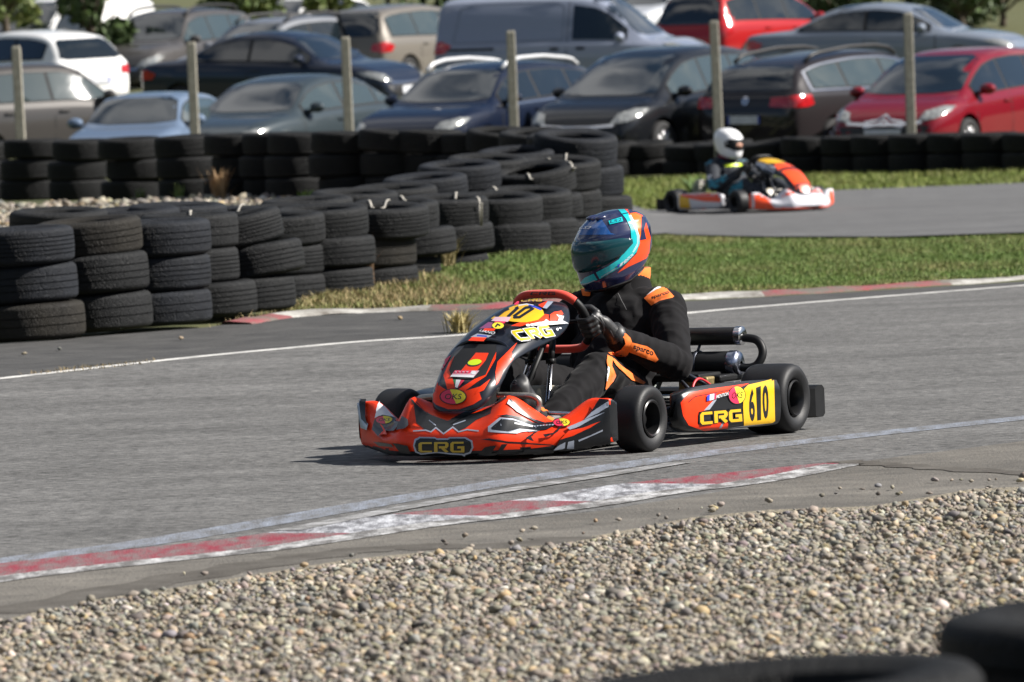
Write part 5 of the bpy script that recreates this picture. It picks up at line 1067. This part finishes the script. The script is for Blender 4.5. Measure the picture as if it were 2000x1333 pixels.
def build_driver(label, root, cols, yaw, pitch, hl, group='kart drivers', hscale=1.):
    D = empty('person', root.location[:], root.rotation_euler.z, label, 'person', group); D.scale = root.scale
    cw = V((.725, 0, .493)); vv = V((.555, 0, .832)); uu = V((0, 1, 0)); aa = V((-.832, 0, .555))
    mb = MB()
    mb.ell((.28, 0, .185), (.17, .185, .115)); cap(mb, (.27, 0, .22), .150, (.16, 0, .40), .150); mb.ell((.165, 0, .43), (.125, .19, .16)); mb.ell((.20, .07, .33), (.12, .12, .14)); mb.ell((.20, -.07, .33), (.12, .12, .14))
    cap(mb, (.12, -.165, .520), .078, (.12, .165, .520), .078); cap(mb, (.13, 0, .55), .085, (.145, 0, .605), .068)
    arms = {}
    for sg in (1, -1):
        sh, el, wr = V((.125, sg*.20, .505)), V((.345, sg*.345, .300)), V((.600, sg*.222, .412))
        cap(mb, sh, .080, (sh+el)/2, .072); cap(mb, (sh+el)/2, .072, el, .062); cap(mb, el, .064, el+(wr-el)*.45, .060); cap(mb, el+(wr-el)*.45, .060, wr, .049)
        hip, kn, an = V((.33, sg*.105, .17)), V((.745, sg*.205, .300)), V((1.10, sg*.195, .150))
        cap(mb, hip, .105, (hip+kn)/2, .092); cap(mb, (hip+kn)/2, .092, kn, .073); cap(mb, kn, .074, kn+(an-kn)*.4, .072); cap(mb, kn+(an-kn)*.4, .072, an, .060); cap(mb, an, .060, an+V((.03, 0, -.015)), .056)
        arms[sg] = wr
    suit = remesh(mb, 'racing_suit', cols['suit'], D, .0072, 5, .011, 10., [(V((.125, s_*.20, .505)), V((.345, s_*.345, .30))) for s_ in (1, -1)][:1]+[(V((.345, .345, .30)), V((.6, .222, .412))), (V((.125, -.20, .505)), V((.345, -.345, .30))), (V((.345, -.345, .30)), V((.6, -.222, .412))), (V((.33, .105, .17)), V((.745, .205, .30))), (V((.745, .205, .30)), V((1.1, .195, .15))), (V((.33, -.105, .17)), V((.745, -.205, .30))), (V((.745, -.205, .30)), V((1.1, -.195, .15))), (V((.27, 0, .2)), V((.14, 0, .54)))])
    for sg in (1, -1):
        P = cw+uu*sg*.151-vv*.012; n = uu*sg; t = vv
        g = hand(D, P, t, n, aa, arms[sg]+V((.012, 0, .004)), cols['glove'])
        q = MB(); d = (P+n*.05+aa*.045-arms[sg]).normalized(); q.tube([arms[sg]+d*.0, arms[sg]+d*.025, arms[sg]+d*.06], [.046, .045, .039], 18); q.build('glove_cuff', cols['glove'], D)
        s = MB(); cap(s, (1.165, sg*.195, .095), .046, (1.25, sg*.185, .15), .046); cap(s, (1.25, sg*.185, .15), .048, (1.335, sg*.165, .268), .040); cap(s, (1.135, sg*.195, .13), .052, (1.19, sg*.19, .12), .048)
        s.ell((1.300, sg*.172, .215), (.046, .050, .06), rot=Matrix.Rotation(R(40), 3, 'Y')); s.ell((1.338, sg*.168, .245), (.026, .043, .083), rot=Matrix.Rotation(R(-14), 3, 'Y')); remesh(s, 'shoe', cols['shoe'], D, .006, 6)
    c = MB(); c.lathe([(.125, .555), (.108, .59), (.098, .63), (.094, .662), (.088, .660), (.088, .60)], 32, 'z', (.085, 0, 0)); co = c.build('collar', cols['suit'], D); 
    ln = MB(); ln.lathe([(.090, .60), (.098, .640), (.101, .672), (.096, .676), (.091, .66), (.088, .61)], 32, 'z', (.078, 0, 0)); ln.build('collar_lining', cols['lining'], D)
    nk = MB(); nk.tube([(.135, 0, .57), (.16, 0, .67)], .058, 20); nk.build('neck', m_skin, D)
    h, shell, visor = helmet(D, hl, yaw, pitch, 0, cols['helmet'], cols.get('visor', True), hscale)
    return D, suit, h, shell, co
D1, suit, hel, shell, collar = build_driver('person in black and orange racing suit and blue turquoise helmet gripping the wheel', K1, dict(lining=m_suit2, suit=m_suit, glove=m_glove, shoe=m_shoe, helmet=m_hnv), R(-26), R(9), (.185, 0, .775))
r_kart = rays
rh = local_rays(hel); rays = rh
ZH = zz(1100, 390, 7.016); A = Art(bvh_of(shell), hel, 3)
A('graphic', ZH([(330, 250), (520, 262), (600, 380), (650, 462), (720, 480), (140, 490), (150, 450), (250, 300)]), m_hblue)
A('graphic', ZH([(790, 92), (880, 100), (990, 175), (1080, 215), (1140, 330), (1195, 520), (1170, 790), (1050, 850), (900, 920), (740, 1010), (1000, 745), (1050, 600), (1030, 480), (950, 300), (880, 170)]), m_hor)
A('graphic', ZH([(910, 192), (980, 185), (1070, 225), (1060, 500), (1048, 520), (1000, 360)]), m_hor2)
A('graphic', ZH([(880, 120), (930, 130), (990, 178), (910, 192)]), m_hnv); A('graphic', ZH([(1075, 235), (1128, 250), (1130, 320), (1105, 410), (1135, 545), (1050, 560), (1062, 480), (1070, 350)]), m_hnv)
A('graphic', ZH([(620, 88), (700, 80), (780, 92), (890, 185), (900, 215), (960, 300), (1040, 490), (1045, 600), (1000, 720), (860, 870), (740, 950), (500, 1090), (450, 1000), (620, 910), (760, 820), (890, 640), (930, 560), (920, 400), (860, 270), (760, 150)]), m_hteal)
A('graphic', ZH([(225, 1150), (300, 1070), (420, 1015), (470, 1100), (330, 1160), (240, 1165)]), m_hteal)
A('graphic', ZH([(890, 225), (925, 215), (985, 330), (1040, 500), (1020, 640), (960, 730), (940, 720), (1005, 600), (1005, 500), (960, 370)]), mat('pale turquoise vinyl', (.35, .75, .75), .3, coat=1)); A('graphic', sh_stroke(ZH([(520, 1062), (650, 985), (735, 930)]), 1.4), m_sv)
A('graphic', sh_stroke(ZH([(810, 205), (895, 190)]), 1.6), m_hnv); A('graphic', sh_stroke(ZH([(230, 1160), (330, 1150), (440, 1105)]), 1.2), m_sv)
A('sticker', ZH([(622, 300), (800, 245), (820, 305), (640, 350)]), m_hteal); A('lettering', sh_map(sh_text('LS2', .2, .01), ZH([(645, 335), (800, 300), (790, 262), (632, 300)])), m_hnv); A('lettering', sh_map(sh_text('LS2', .25, .02), ZH([(225, 408), (375, 412), (395, 378), (245, 372)])), m_wh)
A('flag', ZH([(740, 888), (775, 880), (755, 925), (735, 930)]), m_blu); A('flag', ZH([(775, 878), (815, 850), (800, 895), (765, 918)]), m_wh); A('lettering', sh_map(sh_text('MENTION', .1, .02), ZH([(830, 880), (955, 765), (940, 735), (812, 850)])), m_wh)
vm = MB()
for y in (-.03, .03): vm.ell((.055, y, .121), (.032, .017, .010), 12, 8)
vm.ell((.06, 0, .118), (.026, .012, .010), 12, 8); vm.build('vent', m_hnv, hel)
nb = MB(); nb.grid([[hsurf(2*math.pi*k/40, -.150+.012*j)*1.0+V((0, 0, -.002)) for k in range(40)] for j in range(2)], closev=True); q = nb.build('neck_roll', m_blk, hel); q.modifiers.new('s', 'SOLIDIFY').thickness = -.006
rays = local_rays(D1)
ZS = zz(1100, 540, 6.06); A = Art(bvh_of(suit), suit, 2, .00055)
A('suit_patch', ZS([(985, 228), (1080, 145), (1148, 108), (1060, 48), (1090, 40), (1168, 100), (1160, 132), (1060, 185)]), m_wh)
A('suit_patch', ZS([(958, 262), (1000, 222), (1100, 158), (1200, 122), (1312, 240), (1290, 256), (1150, 292), (1045, 348)]), m_suit2); A('lettering', sh_map(sh_text('sparco', .1, .02), ZS([(1052, 282), (1262, 218), (1244, 180), (1040, 248)])), m_bk)
A('suit_patch', ZS([(655, 672), (740, 680), (790, 730), (815, 790), (795, 880), (740, 948), (690, 964), (560, 935), (525, 905), (600, 900), (680, 868), (735, 800), (720, 740)]), m_suit2)
A('suit_patch', ZS([(808, 785), (990, 830), (1060, 880), (1124, 985), (1090, 1014), (920, 948), (785, 896)]), m_suit2); A('lettering', sh_map(sh_text('sparco', .1, .02), ZS([(822, 868), (1060, 965), (1062, 892), (832, 812)])), m_bk)
A('suit_patch', ZS([(560, 965), (600, 985), (700, 1080), (760, 1120), (860, 1192), (965, 1262), (940, 1282), (800, 1228), (720, 1152), (620, 1060)]), m_suit2)
A('suit_patch', ZS([(515, 940), (580, 970), (570, 1070), (616, 1170), (590, 1230), (500, 1338), (488, 1330), (530, 1100), (508, 1010)]), m_suit2); A('suit_patch', ZS([(526, 1070), (546, 1088), (512, 1240), (503, 1240)]), m_wh)
A('suit_patch', ZS([(190, 88), (328, 130), (320, 242), (240, 236)]), m_suit2); A('zip', sh_stroke(ZS([(650, 215), (690, 290), (750, 400)]), 1.1), m_glv2)
A = Art(bvh_of(collar), collar, 4); A('suit_patch', ZH([(960, 945), (1060, 905), (1200, 918), (1190, 965), (1040, 1045), (965, 1022)]), m_suit2)
gl = [c for c in D1.children if c.name.startswith('glove') and 'cuff' not in c.name]
for g in gl:
    A = Art(bvh_of(g), g, 3); A('glove_trim', sh_stroke(ZS([(330, 440), (400, 490), (470, 560), (495, 640)]), 2), m_glv2); A('glove_trim', sh_stroke(ZS([(440, 480), (490, 570), (480, 690)]), 1.6), m_glv2); A('glove_trim', sh_stroke(ZS([(560, 640), (600, 720)]), 1.6), m_glv2)
for s in [c for c in D1.children if c.name.startswith('shoe')]:
    A = Art(bvh_of(s), s, 3); Q = zz(970, 640, 5.556); A('shoe_patch', Q([(508, 1000), (560, 958), (622, 985), (620, 1022), (540, 1022)]), m_suit2); A('shoe_patch', Q([(430, 845), (470, 850), (560, 905), (500, 910)]), m_suit2); A('sole_print', sh_map(sh_text('S', 0, .02), Q([(165, 628), (222, 628), (222, 572), (165, 572)])), m_sole)
rays = r_kart
# second driver
D2, suit2_, hel2, shell2, col2_ = build_driver('person in dark teal racing suit and open white helmet driving the farther kart', K2, dict(lining=m_blk, suit=mat('dark teal black suit cloth', (.012, .016, .024), .8), glove=m_glove, shoe=m_shoe, helmet=mat('white helmet shell', (.78, .78, .79), .3, coat=.6), visor=False), R(6), R(8), (.17, 0, .775), hscale=1.08)
b = bvh_of(shell2); rl = dirfn((-1, 0, 0), (0, 1, 0)); A_ = decal('eye_port', b, sh_poly([(-.115, -.045), (-.12, .01), (-.09, .04), (.09, .04), (.12, .01), (.115, -.045), (.06, -.075), (-.06, -.075)]), rl, m_blk, hel2, .002, .02)
f = MB(); f.ell((.115, 0, -.02), (.062, .078, .062)); f.ell((.178, 0, -.028), (.014, .012, .022)); fo = f.build('face', m_skin, hel2)
f = MB(); f.lathe([(.10, -.165), (.105, -.15), (.10, -.135)], 24, 'z', (.0, 0, 0)); f.build('neck_roll', mat('plum neck roll', (.20, .02, .05), .6), hel2)
b = bvh_of(suit2_); m_teal = mat('teal suit cloth', (.012, .17, .25), .7); rs = dirfn((0, 1, 0)); rsl = dirfn((0, -1, 0))
for pg, m in (([(.25, .28), (.30, .36), (.50, .43), (.56, .38), (.42, .28)], m_teal), ([(.45, .18), (.62, .20), (.80, .28), (.74, .38), (.52, .29)], m_teal), ([(.05, .60), (.20, .56), (.15, .52), (.04, .54)], m_teal), ([(.22, .36), (.20, .42), (.30, .42), (.31, .37)], m_wh), ([(.60, .34), (.70, .37), (.72, .345), (.62, .31)], m_wh)):
    decal('suit_patch', b, sh_poly(pg), rs, m, suit2_, .002, .03); decal('suit_patch', b, sh_poly(pg), rsl, m, suit2_, .002, .03)
decal('suit_patch', b, sh_poly([(-.12, .50), (-.12, .53), (.12, .53), (.12, .50)]), dirfn((-1, 0, 0), (0, 1, 0)), m_lime, suit2_, .003, .03)
# ================================================================== TREES, WEEDS
m_leafs = mat('tree leaves', (.05, .08, .02), .65, vcol='col'); m_bark = mat('tree bark', (.09, .07, .05), .9, var=(9, .4), bump=(30, 1, .02))
def leaf_cloud(blobs, n, size, c1, c2):
    vs, cs = [], []
    for (bx, by, bz, rx, ry, rz), k in zip(blobs, NR.multinomial(n, np.array([b[3]*b[4]*b[5] for b in blobs])/sum(b[3]*b[4]*b[5] for b in blobs))):
        d = NR.normal(0, 1, (k, 3)); d /= np.linalg.norm(d, axis=1)[:, None]; r = NR.uniform(.35, 1.05, (k, 1))**.6
        p = d*r*np.array((rx, ry, rz))+np.array((bx, by, bz))
        a = NR.normal(0, 1, (k, 3)); a /= np.linalg.norm(a, axis=1)[:, None]; b = np.cross(a, NR.normal(0, 1, (k, 3))); b /= np.linalg.norm(b, axis=1)[:, None]
        s = size*NR.uniform(.6, 1.4, (k, 1)); vs.append(np.stack([p-a*s, p+b*s*.45, p+a*s, p-b*s*.45], 1)); t = NR.uniform(0, 1, (k, 1)); cs.append(np.array(c1)*(1-t)+np.array(c2)*t)
    v = np.concatenate(vs); c = np.concatenate(cs); return v.reshape(-1, 3), np.arange(len(v)*4).reshape(-1, 4), c
def tree(name, label, px, D, h, w_, trunk_h, c1, c2, n=2600, cat='tree', group=None, size=.11):
    p = pxat(px, 100, D); z = gz(p.x, D); root = empty(name, (p.x, D, z), 0, label, cat, group)
    if trunk_h > 0:
        mb = MB(); mb.tube([(0, 0, -.1), (.03, 0, trunk_h*.6), (-.02, .02, trunk_h), (.05, 0, h*.75)], [.10, .075, .065, .02], 10)
        for k in range(6): a = k*1.05; mb.tube([(0, 0, trunk_h*(.8+.1*k)), (math.cos(a)*w_*.4, math.sin(a)*w_*.4, trunk_h*(.8+.1*k)+h*.15), (math.cos(a)*w_*.75, math.sin(a)*w_*.75, trunk_h*(.8+.1*k)+h*.25)], [.04, .025, .01], 6)
        mb.build('trunk', m_bark, root)
    bl = []
    for k in range(11):
        a = random.uniform(0, 6.28); rr = random.uniform(.1, .75)*w_; zz0 = random.uniform(trunk_h*.75+.2, h*.9); s = random.uniform(.28, .5)*w_; bl.append((math.cos(a)*rr, math.sin(a)*rr, zz0, s, s, s*.8))
    v, f, c = leaf_cloud(bl, n, size, c1, c2); me = rawmesh('crown', v, f); colattr(me, c, 4); link('crown', me, m_leafs, root, smooth=False)
    return root
DK, MD, YL = (.022, .04, .010), (.06, .10, .022), (.13, .15, .03)
tree('young_tree', 'young leafy tree between the white hatchback and the grey brown suv', 182, 116, 4.2, .75, 1.1, DK, MD, 2200, group='young trees between the parked cars')
tree('young_tree', 'young leafy tree above the black blue saloon roof', 505, 128, 4.4, 1.2, 1.4, MD, YL, 2600, group='young trees between the parked cars')
tree('young_tree', 'young leafy tree in the top left corner', 12, 124, 4.6, 1.0, 1.9, MD, YL, 2200, group='young trees between the parked cars')
tree('young_tree', 'young leafy tree behind the beige people carrier', 650, 130, 4.0, .8, 1.2, MD, YL, 2000, group='young trees between the parked cars')
for k, (px, D, h, w_, lb) in enumerate([(1560, 150, 4.0, 2.0, 'dark bush behind the bright red people carrier'), (1640, 146, 3.4, 1.5, 'low dark bush above the silver coupe roof'), (1880, 148, 3.6, 1.8, 'dark bush above the silver coupe bonnet'), (1960, 152, 4.4, 2.0, 'tall dark bush in the top right corner'), (1800, 156, 4.0, 1.8, 'dark bush behind the sixth concrete post'), (1275, 152, 3.2, 1.2, 'small dark bush above the blue grey van windscreen')]):
    tree('bush', lb, px, D, h, w_, .35, DK, MD, 3600, 'bush', 'dark bushes along the back of the car park', .12)
for k, (px, D, w_) in enumerate([(30, 190, 5), (420, 185, 4), (760, 195, 5), (1100, 190, 5), (1480, 185, 5), (1720, 188, 5), (2030, 190, 5)]):
    tree('hedge_tree', 'broad dark tree on the rise beyond the car park', px, D, 7.5, w_, 1.2, DK, MD, 3600, 'tree', 'broad trees beyond the car park', .22)
# weeds along the tyre walls
def weed(name, label, px, py, h, n, c1, c2, spread, D=None, group=None, wd=.012):
    if D is None: p = gnd(px, py)
    else: q = pxat(px, py, D); p = V((q.x, D, gz(q.x, D)))
    mb = MB(); me_v, me_f, cs = [], [], []
    for k in range(n):
        a = random.uniform(0, 6.28); hh = h*random.uniform(.45, 1.1); ln = random.uniform(.1, 1)*spread; b = V((random.gauss(0, .03), random.gauss(0, .03), 0)); u = V((-math.sin(a), math.cos(a), 0))*wd
        m1 = b+V((math.cos(a)*ln*.35, math.sin(a)*ln*.35, hh*.6)); t = b+V((math.cos(a)*ln, math.sin(a)*ln, hh))
        i = len(me_v); me_v += [b-u*.6, b+u*.6, m1+u, m1-u, t]; me_f += [(i, i+1, i+2), (i, i+2, i+3), (i+3, i+2, i+4)]; f = random.random(); cs.append([c1[j]*(1-f)+c2[j]*f for j in range(3)])
    me = rawmesh(name, np.array([tuple(v) for v in me_v]), np.array(me_f)); colattr(me, np.array(cs), 5); o = link(name, me, m_grass, smooth=False); o.location = p
    return tag(o, label, 'plant', group)
GW = 'weeds growing along the tyre walls'
weed('dry_weed', 'tall dry brown weed in front of the back tyre wall', 432, 394, .32, 90, (.28, .17, .08), (.45, .30, .16), .16, group=GW, wd=.008)
weed('green_weed', 'thin green weed left of the tall dry brown weed', 350, 394, .20, 22, (.10, .16, .03), (.20, .22, .06), .10, group=GW)
weed('green_weed', 'small green weed at the left foot of the back tyre wall', 272, 394, .14, 20, (.07, .11, .03), (.14, .16, .05), .10, group=GW)
weed('green_weed', 'bright green weed under the ninth back stack', 594, 394, .11, 24, (.12, .22, .03), (.22, .30, .05), .09, group=GW)
weed('dry_tuft', 'pale dry tuft growing out of the dark asphalt before the kart', 898, 650, .13, 130, (.26, .22, .07), (.50, .40, .18), .16, group=GW, wd=.005)
weed('dry_weed', 'dry stalks leaning on the eighth front stack', 718, 556, .34, 26, (.24, .15, .09), (.36, .24, .15), .2, group=GW, wd=.007)
weed('dry_weed', 'dry stalks at the foot of the tenth front stack', 876, 520, .22, 40, (.26, .21, .10), (.36, .30, .15), .22, group=GW, wd=.006)
weed('green_weed', 'leafy green weed left of the white helmet', 1362, 345, .26, 30, (.05, .10, .02), (.12, .20, .04), .25, D=71.5, group=GW, wd=.03)
weed('green_weed', 'pale stalk rising before the charcoal people carrier', 1080, 285, .55, 14, (.20, .20, .06), (.30, .28, .10), .10, D=66, group=GW, wd=.015)
0 and weed('green_weed', 'leafy green weed above the farther kart nose', 1585, 345, .30, 50, (.05, .10, .02), (.12, .20, .04), .25, D=71.5, group=GW, wd=.03)

# ring of wood added out of view to darken reflections and the bright horizon
rows = []; AN = np.linspace(R(115), R(425), 150)
for hgt, dr in ((0, 0), (4, -1.5), (9, 0), (13, 3), (15, 8), (0, 14)):
    row = []
    for a in AN:
        r = 105+dr+5*noise.noise((math.cos(a)*7, math.sin(a)*7, hgt*.4)); h = hgt*(1+.25*noise.noise((math.cos(a)*11, math.sin(a)*11, 5.)))
        x, y = r*math.cos(a), 45+r*math.sin(a); row.append((x, y, gz(x, y)+h-.3))
    rows.append(row)
mb = MB(); mb.grid(rows); tag(mb.build('added_wood_ring', mat('added wood foliage', (.012, .022, .006), .95, var=(.35, .5), col2=(.045, .065, .018), bump=(1.2, 1, .8))), kind='stuff')
